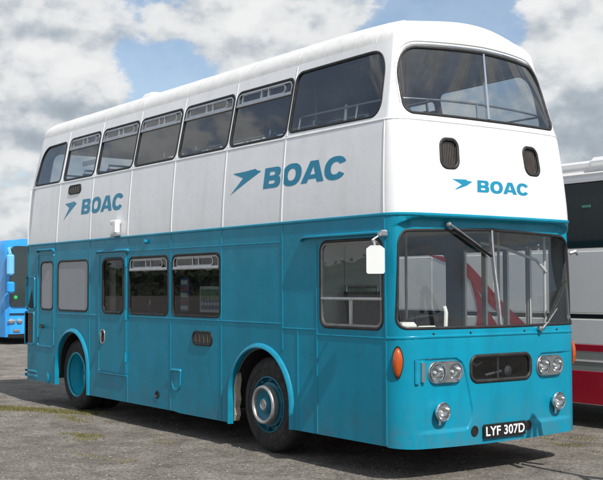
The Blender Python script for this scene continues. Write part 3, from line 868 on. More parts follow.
# indicators
for uc, sgn in ((-.088, 1), (mir(-.088), -1)):
    b = MB(); vs = []; fs = []; K = 18; R_ = 8
    def indpt(rr, th, h): return S3(uc + .046 * rr * cos(th) * (1 - .25 * sin(th) * -1 * (sin(th) < 0)), 1.062 + .138 * rr * sin(th), h)
    for i in range(R_ + 1):
        rr = 1 - i / R_; h = .004 + .05 * math.sqrt(max(0, 1 - rr * rr))
        vs += [indpt(rr, 2 * pi * k / K, h) for k in range(K)]
    for i in range(R_):
        for k in range(K): j = (k + 1) % K; fs.append((i * K + k, i * K + j, (i + 1) * K + j, (i + 1) * K + k))
    b.add(vs, fs); ind = b.build('indicator', M['amber'], bus, smooth=60)
    b = MB(); vs = [indpt(1.10, 2 * pi * k / K, .0) for k in range(K)] + [indpt(1.10, 2 * pi * k / K, .010) for k in range(K)] + [indpt(.98, 2 * pi * k / K, .012) for k in range(K)]
    b.add(vs, [(a * K + k, a * K + (k + 1) % K, (a + 1) * K + (k + 1) % K, (a + 1) * K + k) for a in (0, 1) for k in range(K)]); b.build('indicator_gasket', M['rubber'], ind)
# grab bracket beside the lamps
b = MB(); strip([(.075, .87), (.075, 1.085)], .045, .022, b); b.build('step_bracket', M['teal_trim'], bus)
b = MB(); strip([(.138, .885), (.138, 1.06)], .042, .036, b); b.build('reflector_strip', M['chrome'], bus)
# holes beside the plate
for uc in (.755, 1.486):
    p, n_ = SN(uc, .40); b = MB(); b.lathe([(.042, .0), (.046, .006), (.036, .007), (.034, .003), (0, .003)], p, (1, 0, 0), 20, 0, 1, 1.1); b.build('tow_hole', M['black'], bus)
# number plate
p, _ = SN(1.136, .388, .02)
b = MB(); b.box(-.008, .008, -.285, .285, -.066, .066, 0, .004)
plate = b.build('number_plate', M['plate'], bus, loc=p)
def text_mesh(txt, h, bold, name, mat, parent, spacing=1.):
    cu = bpy.data.curves.new('lettering', 'FONT'); cu.body = txt; cu.size = h / .73; cu.align_x = 'CENTER'; cu.offset = bold; cu.extrude = .001; cu.space_character = spacing
    o = bpy.data.objects.new('lettering', cu); COL.objects.link(o)
    dg = bpy.context.evaluated_depsgraph_get(); me = bpy.data.meshes.new_from_object(o.evaluated_get(dg))
    bpy.data.objects.remove(o, do_unlink=True)
    me.materials.clear(); me.materials.append(mat)
    return me
me = text_mesh('LYF 307D', .083, .0022, 'registration', M['platesilver'], plate, 1.04)
xs = [v.co.x for v in me.vertices]; ys_ = [v.co.y for v in me.vertices]
cx_, cy_, ww, hh_ = (min(xs) + max(xs)) / 2, (min(ys_) + max(ys_)) / 2, max(xs) - min(xs), max(ys_) - min(ys_)
for v in me.vertices:
    v.co = Vector((.0095 + v.co.z, (v.co.x - cx_) * .525 / ww, (v.co.y - cy_) * .090 / hh_))
o = bpy.data.objects.new('registration_letters', me); link(o, plate)
# screws on sill
b = MB()
for uc in (.27, .72, 1.45, 1.95): b.lathe([(.012, 0), (.010, .006), (0, .007)], S3(uc, 1.315, .0), (1, 0, .1), 10)
b.build('sill_screw', M['rubber'], bus)
# wipers
def wiper(pv, tip, bl0, bl1, name):
    b = MB(); P0 = S3(*pv, .02)
    b.lathe([(.025, -.02), (.028, .02), (.02, .035), (0, .037)], P0, (1, 0, 0), 14)
    k1 = S3(*[pv[i] + (tip[i] - pv[i]) * .3 for i in (0, 1)], .055); k2 = S3(*tip, .04)
    b.tube([P0 + Vector((.03, 0, 0)), k1, k2], [.014, .009, .006], 8)
    a = b.build(name, M['steel'], bus)
    b = MB(); c0 = S3(*bl0, .03); c1 = S3(*bl1, .03); b.tube([c0, (c0 + c1) / 2 + Vector((.012, 0, 0)), c1], .009, 6)
    c0 = S3(*bl0, .012); c1 = S3(*bl1, .012); b.tube([c0, (c0 + c1) / 2, c1], .008, 6); b.build('wiper_blade', M['rubber'], a)
wiper((.53, 2.33), (.93, 2.12), (.60, 2.285), (1.075, 2.035), 'wiper')
wiper((1.66, 1.33), (1.93, 1.52), (1.78, 1.40), (2.16, 1.80), 'wiper')

# livery lettering ------------------------------------------------------------------
def arc(cx, cy, rx, ry, a0, a1, n=14, p=2.6):
    out = []
    for k in range(n + 1):
        t = radians(a0 + (a1 - a0) * k / n); c, s_ = cos(t), sin(t)
        out.append((cx + rx * math.copysign(abs(c) ** (2 / p), c), cy + ry * math.copysign(abs(s_) ** (2 / p), s_)))
    return out
def glyph(ch):
    if ch == 'B':
        o = [(0, 0)] + [(.8, 0)] + arc(.90, .285, .42, .285, -90, 62, 10) + [(1.04, .53)] + arc(.86, .75, .41, .25, -48, 90, 10) + [(0, 1)]
        return 1.32, [o], [[(.42, .21), (.76, .21)] + arc(.76, .29, .13, .08, -90, 90, 6, 2) + [(.42, .37)], [(.42, .61), (.72, .61)] + arc(.72, .70, .12, .09, -90, 90, 6, 2) + [(.42, .79)]]
    if ch == 'O': return 1.46, [arc(.73, .5, .73, .53, 0, 350, 35, 2.3)], [arc(.73, .5, .30, .28, 0, 350, 35, 2.2)]
    if ch == 'A': return 1.64, [[(0, 0), (.45, 0), (.54, .17), (1.07, .17), (1.17, 0), (1.64, 0), (1.11, 1), (.54, 1)]], [[(.64, .37), (.98, .37), (.81, .74)]]
    if ch == 'C':
        return 1.48, [arc(.74, .5, .74, .53, 30, 330, 32, 2.3) + [(1.04, .33)] + arc(.74, .5, .31, .28, 318, 42, 24, 2.2) + [(1.04, .67)] + [(1.40, .74)]], []
def lettering(u0, z0, u1, h, name, zslope=0.):
    adv = 0; gs = []
    for ch, gap in zip('BOAC', (.10, .02, -.02, 0)):
        w_, o, hs = glyph(ch); gs.append((adv, o, hs)); adv += w_ + gap
    s = (u1 - u0) / (adv + .1)
    for ch, (a, outs, hs) in zip('boac', gs):
        f = lambda p: (u0 + s * (a + p[0] + .10 * p[1]), z0 + h * p[1])
        outs = [[f(p) for p in o] for o in outs]; hs = [[f(p) for p in o] for o in hs]
        def dens(ol):
            r_ = []
            for i in range(len(ol)):
                p = Vector(ol[i]); q = Vector(ol[(i + 1) % len(ol)]); m_ = max(1, int((q - p).length / .05))
                r_ += [tuple(p + (q - p) * k / m_) for k in range(m_)]
            return r_
        v, fc = fill([dens(o) for o in outs], [dens(o) for o in hs])
        mbx.add([S3(p[0], p[1], .0013) for p in v], fc)
def bird(pts):
    v, fc = fill([pts]); mbx.add([S3(p[0], p[1], .0013) for p in v], fc)
SB = [(0, .98), (.38, .68), (-.05, -.10), (.50, .44), (1.0, .90), (.86, .97), (.80, 1.06), (.40, 1.00)]
def birdat(u0, u1, z0, z1): bird([(u0 + (u1 - u0) * a, z0 + (z1 - z0) * b) for a, b in SB])
mbx = MB(); lettering(-2.235, 2.797, -.795, .222, 'x'); mbx.build('airline_lettering', M['teal_logo'], bus, smooth=0)
mbx = MB(); lettering(-6.87, 2.79, -5.545, .215, 'x'); mbx.build('airline_lettering', M['teal_logo'], bus, smooth=0)
mbx = MB(); lettering(.868, 2.645, 1.612, .118, 'x'); mbx.build('airline_lettering', M['teal_logo'], bus, smooth=0)
mbx = MB(); birdat(-2.86, -2.29, 2.80, 3.02); mbx.build('bird_emblem', M['teal_logo'], bus, smooth=0)
mbx = MB(); birdat(-7.45, -7.04, 2.76, 2.985); mbx.build('bird_emblem', M['teal_logo'], bus, smooth=0)
mbx = MB(); bird([(.553, 2.757), (.672, 2.708), (.582, 2.660), (.60, 2.658), (.735, 2.700), (.815, 2.743), (.745, 2.750), (.735, 2.760)][::-1][::-1]); mbx.build('bird_emblem', M['teal_logo'], bus, smooth=0)
mbx = MB(); lettering(mir(-.795) , 2.797, mir(-2.235), .222, 'x'); mbx.build('airline_lettering', M['teal_logo'], bus, smooth=0)

# interior ------------------------------------------------------------------------------
b = MB(); b.box(-8.85, -.16, .07, 2.37, 2.36, 2.425); b.build('upper_deck_floor', M['floor'], bus)
b = MB(); b.box(-8.8, -.22, .10, 2.34, 2.35, 2.358); b.build('lower_ceiling', M['ceiling'], bus)
b = MB()
b.box(-6.5, -2.9, .06, 2.38, .50, .545); b.box(-2.9, -1.66, .82, 1.62, .50, .545); b.box(-1.66, -.12, .06, 2.38, .50, .545); b.build('lower_deck_floor', M['floor'], bus)
b = MB(); nn_ = len(us); vs = []
for k, q in enumerate(us):
    p = point(q, ZT - .03)
    vs.append((p.x + (.06 if base(q)[0] < -8 else -.06) * (base(q)[0] > -.3 or base(q)[0] < -8.7), 1.22 + (p.y - 1.22) * .955, ZT - .02))
b.add(vs, [tuple(range(nn_ - 1, -1, -1))]); b.build('upper_ceiling', M['ceiling'], bus, smooth=0)
b = MB()   # cab partition, cab half door, engine bulkhead
b.box(-1.40, -1.37, .07, 1.0, .55, 2.35); b.box(-1.41, -1.36, .44, .47, .55, 2.33); b.box(-1.37, -.75, 1.0, 1.03, .55, 1.25)
b.build('cab_partition', M['cabgrey'], bus)
b = MB(); b.box(-7.0, -6.95, .07, 2.37, 1.16, 2.35); b.build('rear_bulkhead', M['lining'], bus)
b = MB()
for i in range(8): b.box(-1.75 - i * .22, -1.43 - i * .22, .10, .72, .55 if i < 1 else .60 + i * .22 if i > 2 else 1.16, max(.80 + i * .22, 1.2) if i else .8, 0, .01)
b.build('staircase', M['cabgrey'], bus)
# dash and driver things
b = MB(); b.box(-.42, -.12, .12, 1.05, .55, 1.18, 0, .05); b.box(-.40, -.2, .35, .8, 1.15, 1.30, 0, .05); b.build('dashboard', M['black'], bus)
b = MB(); c = Vector((-.50, .58, 1.36)); ax = Vector((-.45, 0, .9)).normalized()
e1 = Vector((0, 1, 0)); e2 = ax.cross(e1)
b.tube([c + (e1 * cos(2 * pi * k / 32) + e2 * sin(2 * pi * k / 32)) * .25 for k in range(33)], .014, 8, cap=False)
for a in (0, 2.1, 4.2): b.tube([c - ax * .03, c + (e1 * cos(a) + e2 * sin(a)) * .25], .010, 6)
b.tube([c, c - ax * .5], .03, 8); b.build('steering_wheel', M['black'], bus)
b = MB(); b.box(-.30, -.14, .16, .34, 1.18, 1.42, 0, .03); b.box(-.26, -.18, .40, .62, 1.30, 1.38, 0, .02); b.tube([(-.22, .75, 1.3), (-.24, .78, 1.5), (-.28, .8, 1.55)], .02, 8); b.build('cab_binnacle', M['cream'], bus)
def seat_mesh(w_, mats):
    b = MB(); b.box(-.42, 0, -w_ / 2, w_ / 2, .32, .45, 0, .04)
    vs = []
    b.add([(-.44, -w_ / 2, .42), (-.36, -w_ / 2, .42), (-.36, w_ / 2, .42), (-.44, w_ / 2, .42), (-.56, -w_ / 2, .98), (-.49, -w_ / 2, .98), (-.49, w_ / 2, .98), (-.56, w_ / 2, .98)], [(0, 1, 5, 4), (1, 2, 6, 5), (2, 3, 7, 6), (3, 0, 4, 7), (4, 5, 6, 7), (3, 2, 1, 0)], 0)
    b.tube([(-.54, -w_ / 2 + .02, .90), (-.545, -w_ / 2 + .03, 1.03), (-.545, w_ / 2 - .03, 1.03), (-.54, w_ / 2 - .02, .90)], .014, 8, 1)
    b.box(-.40, -.05, -w_ / 2 + .05, -w_ / 2 + .09, 0, .32, 1); b.box(-.40, -.05, w_ / 2 - .09, w_ / 2 - .05, 0, .32, 1)
    return b
proto = seat_mesh(.86, None).build('passenger_seat', [M['seat'], M['steel']], bus, loc=(-1.05, .62, 2.43))
def put_seat(x, y, z):
    o = proto.copy(); COL.objects.link(o); o.parent = bus; o.location = (x, y, z)
put_seat(-1.05, 1.82, 2.43)
for i in range(1, 9):
    for y in (.62, 1.82):
        if y < 1 and i in (2,): continue
        put_seat(-1.05 - i * .80, y, 2.43)
for i in range(5):
    put_seat(-2.95 - i * .78, 1.86, .55)
    if i > 1: put_seat(-2.95 - i * .78, .56, .55)
b = seat_mesh(.46, None); ds = b.build('driver_seat', [M['black'], M['steel']], bus, loc=(-.72, .58, .72))
b = MB()
b.box(-1.62, -1.05, .12, 1.05, 2.43, 2.95, 0, .02); b.build('upper_locker', M['leather'], bus)
# rails and poles
b = MB()
def railpts(z, off, u0, u1, n): return [S3(u0 + (u1 - u0) * k / n, z, off) for k in range(n + 1)]
b.tube(railpts(3.545, -.09, -1.80, mir(-1.80), 60), .011, 8)
for q in (-1.80, -.85, UC - .06, mir(-.85), mir(-1.80)): b.tube([S3(q, 3.545, -.09), S3(q, 3.35, -.09), S3(q, 3.3, -.05)], .010, 8)
b.build('upper_front_rail', M['steel'], bus)
b = MB(); b.tube([S3(-1.12, 2.5, -.14), S3(-1.10, 3.60, -.14)], .016, 8)
for x, y in ((-2.6, 1.0), (-4.2, 1.45), (-5.8, 1.0)): b.tube([(x, y, 2.43), (x, y, 4.08)], .016, 8)
for x, y in ((-1.36, 1.04), (-1.75, 1.62), (-2.95, 1.42), (-.32, 2.28), (-1.02, 2.33)): b.tube([(x, y, .55), (x, y, 2.35)], .015, 8)
b.tube([(-.15, 1.05, 1.30), (-.75, 1.02, 1.30), (-1.36, 1.04, 1.25)], .012, 8)
b.tube([(-.30, 2.28, 1.9), (-.36, 2.2, 2.02), (-.5, 1.9, 2.14), (-.6, 1.62, 2.2)], .016, 8)
b.build('grab_pole', M['polegrey'], bus)
# posters inside the third window
w = MB(); w.box(-3.62, -3.12, .055, .07, 1.46, 1.76, 0); w.box(-3.585, -3.155, .048, .056, 1.495, 1.725, 1); w.box(-3.585, -3.155, .044, .050, 1.60, 1.725, 2)
for k in range(6): w.box(-3.56 + k * .068, -3.515 + k * .068, .040, .045, 1.54, 1.575, 0)
w.build('window_card', [M['poster_white'], M['poster_blue'], M['poster_green']], bus)
w = MB(); w.box(-4.07, -3.87, .05, .06, 1.46, 1.86, 0)
for k, m_ in enumerate((1, 2, 1, 2, 1)): w.box(-4.05, -3.89 - .03 * (k % 2), .044, .052, 1.48 + k * .076, 1.53 + k * .076, m_)
w.build('window_poster', [M['poster_blue'], M['poster_white'], M['poster_red']], bus)
# white card behind the rearmost vent window and rear lamps
b = MB(); b.box(-7.45, -7.0, .30, .31, 3.55, 3.62); b.build('window_notice', M['coachwhite'], bus)
for y in (.22, W - .22):
    b = MB(); b.lathe([(.06, .0), (.055, .03), (.03, .045), (0, .048)], (XR, y, 1.0), (-1, 0, 0), 20); b.build('tail_light', M['redlens'], bus)

# ------------------------------------------------------------------ coach standing alongside
coach = empty('white_coach', (-5.6, 5.65, 0))
tag(coach, 'white and grey coach with dark glass band and red skirt behind the bus', 'coach')
Y0 = 4.4; X0 = -10.6; X1 = 1.4; YW = 2.5
def cb(name, mats, f, parent=coach, **k):
    b = MB(); f(b); b.v = [(x + 5.6, y - 5.65, z) for x, y, z in b.v]; return b.build(name, mats, parent, **k)
def prof_coach(off=0.):
    return [(-off, .28), (-off, 3.02), (.02 - off, 3.12), (.10, 3.22 + off), (.25, 3.27 + off), (1.25, 3.31 + off), (YW - .25, 3.27 + off), (YW - .10, 3.22 + off), (YW - .02 + off, 3.12), (YW + off, 3.02), (YW + off, .28)]
def f(b):
    P = prof_coach(); n = len(P); vs = []; fs = []
    xs_ = [(X0, .10), (X0 + .04, .04), (X0 + .15, 0), (X1 - .5, 0), (X1 - .15, .04), (X1 - .04, .12), (X1, .25)]
    for x, ins in xs_:
        for y, z in P:
            yy = 1.25 + (y - 1.25) * (1 - ins / 1.25); xx = x - (.5 * ((z - 1.2) / 2) ** 2 if z > 1.2 and x > 0 else 0)
            vs.append((xx, Y0 + yy, z - ins * .3 * (z > 3)))
    for i in range(len(xs_) - 1):
        for k in range(n - 1): fs.append((i * n + k, i * n + k + 1, (i + 1) * n + k + 1, (i + 1) * n + k)[::-1])
        fs.append((i * n, (i + 1) * n, (i + 1) * n + n - 1, i * n + n - 1)[::-1])
    fs.append(tuple(range(n))); fs.append(tuple(len(vs) - n + k for k in range(n - 1, -1, -1)))
    b.add(vs, fs)
cbody = cb('body', M['coachwhite'], f)
def f(b):
    for x0, x1 in [(-10.4 + k * 1.63, -10.4 + k * 1.63 + 1.61) for k in range(7)]: b.box(x0, x1, Y0 - .012, Y0 + .02, 2.225, 3.055, 0, .01)
cb('window_band', M['coachglass'], f)
def f(b): b.box(X0 + .15, .9, Y0 - .030, Y0 - .004, 3.055, 3.085); b.box(X0 + .15, .9, Y0 - .02, Y0 + .05, 3.205, 3.23)
cb('gutter', M['coachwhite'], f)
def f(b):
    b.box(X0 + .3, -.2, Y0 + .08, Y0 + .5, 3.24, 3.335, 0, .03); b.box(-1.5, 1.0, Y0 + .06, Y0 + 2.3, 3.24, 3.37, 0, .05)
cb('roof_fairing', M['coachwhite'], f)
def f(b):
    x = -10.4
    while x < .8: b.box(x, x + 1.21, Y0 - .010, Y0 + .02, 1.415, 2.185, 0, .006); x += 1.225
    x = -10.4
    while x < .8: b.box(x, x + 1.21, Y0 - .010, Y0 + .02, 1.025, 1.335, 0, .006); x += 1.225
cb('side_panel', M['coachgrey'], f)
def f(b): b.box(X0 + .1, 1.1, Y0 - .008, Y0 + .02, 1.345, 1.40)
cb('rub_strip', M['black'], f)
def f(b):
    b.box(X0 + .1, 1.0, Y0 - .012, Y0 + .02, .935, 1.02, 0, .004); b.box(X0 + .1, 1.0, Y0 - .012, Y0 + .03, .285, .69, 0, .004)
cb('red_skirt', M['coachred'], f)
def f(b): b.box(X0 + .1, 1.0, Y0 - .010, Y0 + .02, .693, .805, 0); b.box(X0 + .1, 1.0, Y0 - .010, Y0 + .02, .83, .932, 0); b.box(X0 + .1, 1.0, Y0 - .016, Y0 + .02, .808, .827, 1)
cb('grey_stripe', [M['coachdgrey'], M['coachwhite']], f)
def ribbon_poly(top, bot):   # two (x,z) edges -> flat swoosh
    n = len(top)
    def f(b): b.add([(x, Y0 - .014, z) for x, z in top] + [(x, Y0 - .014, z) for x, z in bot], [(i, i + 1, n + i + 1, n + i)[::-1] for i in range(n - 1)])
    return f
def smooth_curve(pts, n=24):
    out = []
    for k in range(n + 1):
        t = k / n * (len(pts) - 1); i = min(int(t), len(pts) - 2); s = t - i
        p0 = Vector(pts[max(i - 1, 0)]); p1 = Vector(pts[i]); p2 = Vector(pts[i + 1]); p3 = Vector(pts[min(i + 2, len(pts) - 1)])
        q = .5 * ((2 * p1) + (p2 - p0) * s + (2 * p0 - 5 * p1 + 4 * p2 - p3) * s * s + (3 * p1 - p0 - 3 * p2 + p3) * s ** 3)
        out.append(tuple(q))
    return out
cb('red_swoosh', M['coachred'], ribbon_poly(smooth_curve([(-4.35, 2.215), (-3.92, 2.17), (-3.60, 2.10), (-3.28, 1.86), (-2.94, 1.57), (-2.48, 1.24), (-2.2, 1.03)]), smooth_curve([(-4.35, 2.205), (-4.1, 2.13), (-3.72, 2.0), (-3.40, 1.73), (-3.08, 1.45), (-2.73, 1.22), (-2.55, 1.03)])))
cb('red_swoosh', M['coachred'], ribbon_poly(smooth_curve([(-3.50, 1.84), (-3.36, 1.68), (-3.22, 1.48), (-3.10, 1.34), (-3.0, 1.22), (-2.9, 1.03)]), smooth_curve([(-3.50, 1.83), (-3.42, 1.60), (-3.38, 1.42), (-3.38, 1.30), (-3.40, 1.20), (-3.4, 1.03)])))
def f(b): b.box(-1.53, -1.40, Y0 - .018, Y0 - .010, 2.735, 2.765)
cb('window_sticker', M['sticker'], f)
def f(b):
    for x in (-8.0, -2.0 + 2.2):
        b.lathe([(.30, -.02), (.48, -.01), (.50, -.05), (.50, -.28), (.3, -.3)], (x, Y0 + .02, .5), (0, -1, 0), 32)
        b.lathe([(.30, -.02), (.48, -.01), (.50, -.05), (.50, -.28), (.3, -.3)], (x, Y0 + YW - .02, .5), (0, 1, 0), 32)
cb('tyre', M['tyre'], f)
def f(b):
    for x in (-8.0, .2): b.lathe([(.30, -.02), (.27, -.06), (.2, -.05), (.12, 0), (0, .0)], (x, Y0 + .02, .5), (0, -1, 0), 28)
cb('rim', M['steel'], f)
def f(b): b.box(1.20, 1.46, Y0 + .15, Y0 + YW - .15, 1.15, 2.75, 0, .04)
cb('windscreen', M['coachglass'], f)

# ------------------------------------------------------------------ blue coach far left
bc = empty('blue_coach', (-31, 7.0, 0))
tag(bc, 'bright blue coach parked behind the rear of the double decker', 'coach')
BX, BY0, BY1 = -25., 5.70, 8.20
def bb(name, mats, f, **k):
    b = MB(); f(b); b.v = [(x + 31, y - 7.0, z) for x, y, z in b.v]; return b.build(name, mats, bc, **k)
def f(b):
    P = [(0, .22), (0, 2.9), (.05, 3.12), (.18, 3.26), (.5, 3.31), (2.0, 3.31), (2.32, 3.26), (2.45, 3.12), (2.5, 2.9), (2.5, .22)]
    n = len(P); vs = []; fs = []
    xs_ = [(BX - 12, .1), (BX - 11.8, 0), (BX - .45, 0), (BX - .12, .05), (BX, .16)]
    for x, ins in xs_:
        for y, z in P:
            xx = x - (.16 * ((z - 1.0) / 2.3) ** 2 if z > 1 and x > -26 else 0)
            vs.append((xx, BY0 + 1.25 + (y - 1.25) * (1 - ins / 1.25), z))
    for i in range(len(xs_) - 1):
        for k in range(n - 1): fs.append((i * n + k, (i + 1) * n + k, (i + 1) * n + k + 1, i * n + k + 1))
    fs.append(tuple(range(n))); fs.append(tuple(len(vs) - n + k for k in range(n - 1, -1, -1)))
    b.add(vs, fs)
bb('body', M['coachblue'], f)
def f(b):
    P = rpoly([(.14, 1.18, .12), (2.36, 1.18, .12), (2.32, 3.08, .2), (.18, 3.08, .2)], 5, .3)
    vs = [(BX + .02 - (.16 * ((z - 1.0) / 2.3) ** 2), BY0 + y, z) for y, z in P]; vs += [(x - .06, y, z) for x, y, z in vs]; n = len(P)
    b.add(vs, [tuple(range(n))] + [((i + 1) % n, i, n + i, n + (i + 1) % n) for i in range(n)])
bb('windscreen', M['coachglass'], f)
def f(b):
    b.box(BX - 11.5, BX - .55, BY0 - .012, BY0 + .02, 1.35, 2.95, 0, .02)
bb('side_window', M['coachglass'], f)
def f(b):
    for y in (.12, .38, 1.95, 2.2): b.lathe([(.09, -.03), (.09, .02), (.06, .03), (0, .032)], (BX + .01, BY0 + y + .08, .72), (1, 0, 0), 20, 0, 1.3 if y in (.12, 2.2) else 1.0, .8)
    b.box(BX - .01, BX + .03, BY0 + .25, BY0 + .48, .38, .47, 0, .02)
bb('headlight', M['chrome'], f)
def f(b): b.box(BX - .02, BX + .012, BY0 + .14, BY0 + 2.36, .93, .965)
bb('bumper_line', M['black'], f)
def f(b): b.box(BX - .03, BX + .02, BY0 + .10, BY0 + 2.4, .20, .32, 0, .01)
bb('front_valance', M['black'], f)
def f(b):
    b.tube([(BX - .1, BY0 + .2, 3.0), (BX + .25, BY0 - .0, 2.98), (BX + .32, BY0 + .02, 2.8)], .05, 8, 0)
    b.box(BX + .22, BX + .38, BY0 - .08, BY0 + .15, 2.15, 2.80, 0, .05)
bb('mirror', M['mirrorblue'], f)
def f(b): b.box(BX + .2, BX + .36, BY0 - .06, BY0 + .18, 1.6, 1.95, 0, .05)
bb('lower_mirror', M['coachblue'], f)
def f(b): b.lathe([(.06, 0), (.05, .01), (0, .012)], (BX - .0, BY0 + .33, 1.46), (1, 0, 0), 18)
bb('green_badge', M['greenglow'], f)
def f(b):
    for x in (BX - 2.6, BX - 9.0):
        b.lathe([(.28, 0), (.48, 0), (.5, -.05), (.5, -.28)], (x, BY0 + .02, .5), (0, -1, 0), 24); b.lathe([(.28, 0), (.48, 0), (.5, -.05), (.5, -.28)], (x, BY1 - .02, .5), (0, 1, 0), 24)
bb('tyre', M['tyre'], f)

# ------------------------------------------------------------------ unseen stand-in, added to cast the shadow on bus front and ground
tr = empty('shadow_caster_stand', (1.62, 1.50, 0)); tag(tr, 'unseen black three-legged stand added in front of the bus to cast a shadow', 'shadow caster')
b = MB(); b.tube([(0, 0, .9), (0, 0, 2.22)], [.036, .032], 8); b.box(-.03, .03, -.03, .03, 1.0, 1.12, 0, .01); b.build('pole', M['black'], tr)
for a in (.4, 2.5, 4.6):
    b = MB(); b.tube([(0, 0, 1.08), (cos(a) * .25, sin(a) * .25, .5), (cos(a) * .42, sin(a) * .42, 0.)], .026, 8); b.build('leg', M['black'], tr)
for y in (-1, 1):
    b = MB(); b.tube([(0, 0, 2.23), (.0, y * .06, 2.16), (0, y * .11, 1.98), (0, y * .15, 1.80)], .034, 8); b.build('arm', M['black'], tr)

# ------------------------------------------------------------------ ground
def ground_mat():
    m, nt, out = nodes('worn_tarmac')
    b = N(nt, 'ShaderNodeBsdfPrincipled'); L(nt, b.outputs[0], out.inputs[0]); b.inputs['Roughness'].default_value = .9
    b.inputs['Specular IOR Level'].default_value = .25
    big = tex(nt, .35, 5, .6); mid = tex(nt, 2.2, 6, .65); fine = tex(nt, 34, 4, .7); gr = tex(nt, 120, 3, .7)
    c = ramp(nt, mid, [(.30, (.115, .105, .092)), (.46, (.18, .167, .149)), (.56, (.215, .20, .18)), (.74, (.29, .272, .245))])
    c2 = ramp(nt, big, [(.35, (.82, .80, .78)), (.65, (1.1, 1.09, 1.06))])
    mul = nt.nodes.new('ShaderNodeMix'); mul.data_type = 'RGBA'; mul.blend_type = 'MULTIPLY'; mul.inputs[0].default_value = 1
    L(nt, c.outputs[0], mul.inputs[6]); L(nt, c2.outputs[0], mul.inputs[7])
    f3 = ramp(nt, fine, [(.30, .35), (.5, .92), (.72, 1.65)])
    mul2 = nt.nodes.new('ShaderNodeMix'); mul2.data_type = 'RGBA'; mul2.blend_type = 'MULTIPLY'; mul2.inputs[0].default_value = 1
    L(nt, mul.outputs[2], mul2.inputs[6]); L(nt, f3.outputs[0], mul2.inputs[7])
    f4 = ramp(nt, gr, [(.30, .5), (.5, .95), (.70, 1.8)])
    mul3 = nt.nodes.new('ShaderNodeMix'); mul3.data_type = 'RGBA'; mul3.blend_type = 'MULTIPLY'; mul3.inputs[0].default_value = 1
    L(nt, mul2.outputs[2], mul3.inputs[6]); L(nt, f4.outputs[0], mul3.inputs[7])
    # embedded stones
    vo = nt.nodes.new('ShaderNodeTexVoronoi'); vo.inputs['Scale'].default_value = 42
    tc = nt.nodes.new('ShaderNodeTexCoord'); L(nt, tc.outputs['Object'], vo.inputs['Vector'])
    st = ramp(nt, vo.outputs['Distance'], [(.10, 1.), (.22, 0.)])
    cs = nt.nodes.new('ShaderNodeSeparateColor'); L(nt, vo.outputs['Color'], cs.inputs[0])
    pick = ramp(nt, cs.outputs[0], [(.80, 0.), (.84, .8)])
    mm = N(nt, 'ShaderNodeMath', operation='MULTIPLY'); L(nt, st.outputs[0], mm.inputs[0]); L(nt, pick.outputs[0], mm.inputs[1])
    mx = nt.nodes.new('ShaderNodeMix'); mx.data_type = 'RGBA'; L(nt, mm.outputs[0], mx.inputs[0]); L(nt, mul3.outputs[2], mx.inputs[6]); mx.inputs[7].default_value = (.46, .44, .40, 1)
    # moss
    mo = tex(nt, .9, 6, .7, stretch=(.45, 1.6, 1)); mf = ramp(nt, mo, [(.60, 0.), (.70, .6)])
    m4 = nt.nodes.new('ShaderNodeMix'); m4.data_type = 'RGBA'; L(nt, mf.outputs[0], m4.inputs[0]); L(nt, mx.outputs[2], m4.inputs[6]); m4.inputs[7].default_value = (.17, .16, .075, 1)
    L(nt, m4.outputs[2], b.inputs['Base Color'])
    hgt = N(nt, 'ShaderNodeMath', operation='MULTIPLY_ADD'); L(nt, fine, hgt.inputs[0]); hgt.inputs[1].default_value = .6
    L(nt, gr, hgt.inputs[2])
    bp = N(nt, 'ShaderNodeBump'); bp.inputs['Strength'].default_value = .8; bp.inputs['Distance'].default_value = .012; L(nt, hgt.outputs[0], bp.inputs['Height'])
    L(nt, bp.outputs[0], b.inputs['Normal'])
    return m
GM = ground_mat()
def hz(x, y): return .012 * mnoise.noise(Vector((x * .5, y * .5, 0))) + .006 * mnoise.noise(Vector((x * 2.1, y * 2.1, 3)))
xs_ = [-900, -300, -120, -60, -40, -30] + [-25 + .35 * k for k in range(86)] + [8, 15, 40, 120, 300, 900]
ys2 = [-900, -300, -100, -30, -12] + [-7 + .3 * k for k in range(64)] + [15, 25, 50, 120, 300, 900]
b = MB()
vs = [(x, y, (hz(x, y) - .012) if (-25 < x < 6 and -7 < y < 13) else -.012) for x in xs_ for y in ys2]
ny = len(ys2)
b.add(vs, [(i * ny + j, (i + 1) * ny + j, (i + 1) * ny + j + 1, i * ny + j + 1) for i in range(len(xs_) - 1) for j in range(ny - 1)])
g = b.build('ground', GM, None, smooth=180); tag(g, 'worn grey brown tarmac with gravel and moss', None, None, 'structure')

# grass and moss
M['grass'] = paint('short_grass', (.13, .125, .04), .9, var=.5, dscale=9, dirt=(.20, .17, .07), dlo=.45, dhi=.6, damt=.8)
b = MB()
def tuft(x, y, n, hmax, spread):
    for k in range(n):
        px = x + random.gauss(0, spread[0]); py = y + random.gauss(0, spread[1]); z = -.02
        h = hmax * random.uniform(.3, 1); a = random.uniform(0, 2 * pi); w_ = random.uniform(.004, .010); lx, ly = random.gauss(0, .5) * h, random.gauss(0, .5) * h
        b.add([(px - cos(a) * w_, py - sin(a) * w_, z), (px + cos(a) * w_, py + sin(a) * w_, z), (px + lx, py + ly, z + h + .02)], [(0, 1, 2)])
for k in range(230):
    t = random.uniform(-1, 1)
    tuft(-7.75 + t * 1.15, -.50 + t * .60 + random.gauss(0, .09), 40, .020, (.10, .05))
for (x, y, n) in ((-4.6, -.95, 16), (-2.9, -1.5, 6), (-.75, 3.0, 18), (-1.2, 3.5, 10), (-6.3, -.35, 14), (-9.6, -.9, 14), (-3.6, -.4, 4), (-11.5, -.6, 20), (.1, 3.3, 8)):
    for k in range(n): tuft(x + random.gauss(0, .25), y + random.gauss(0, .09), 26, .012, (.07, .03))
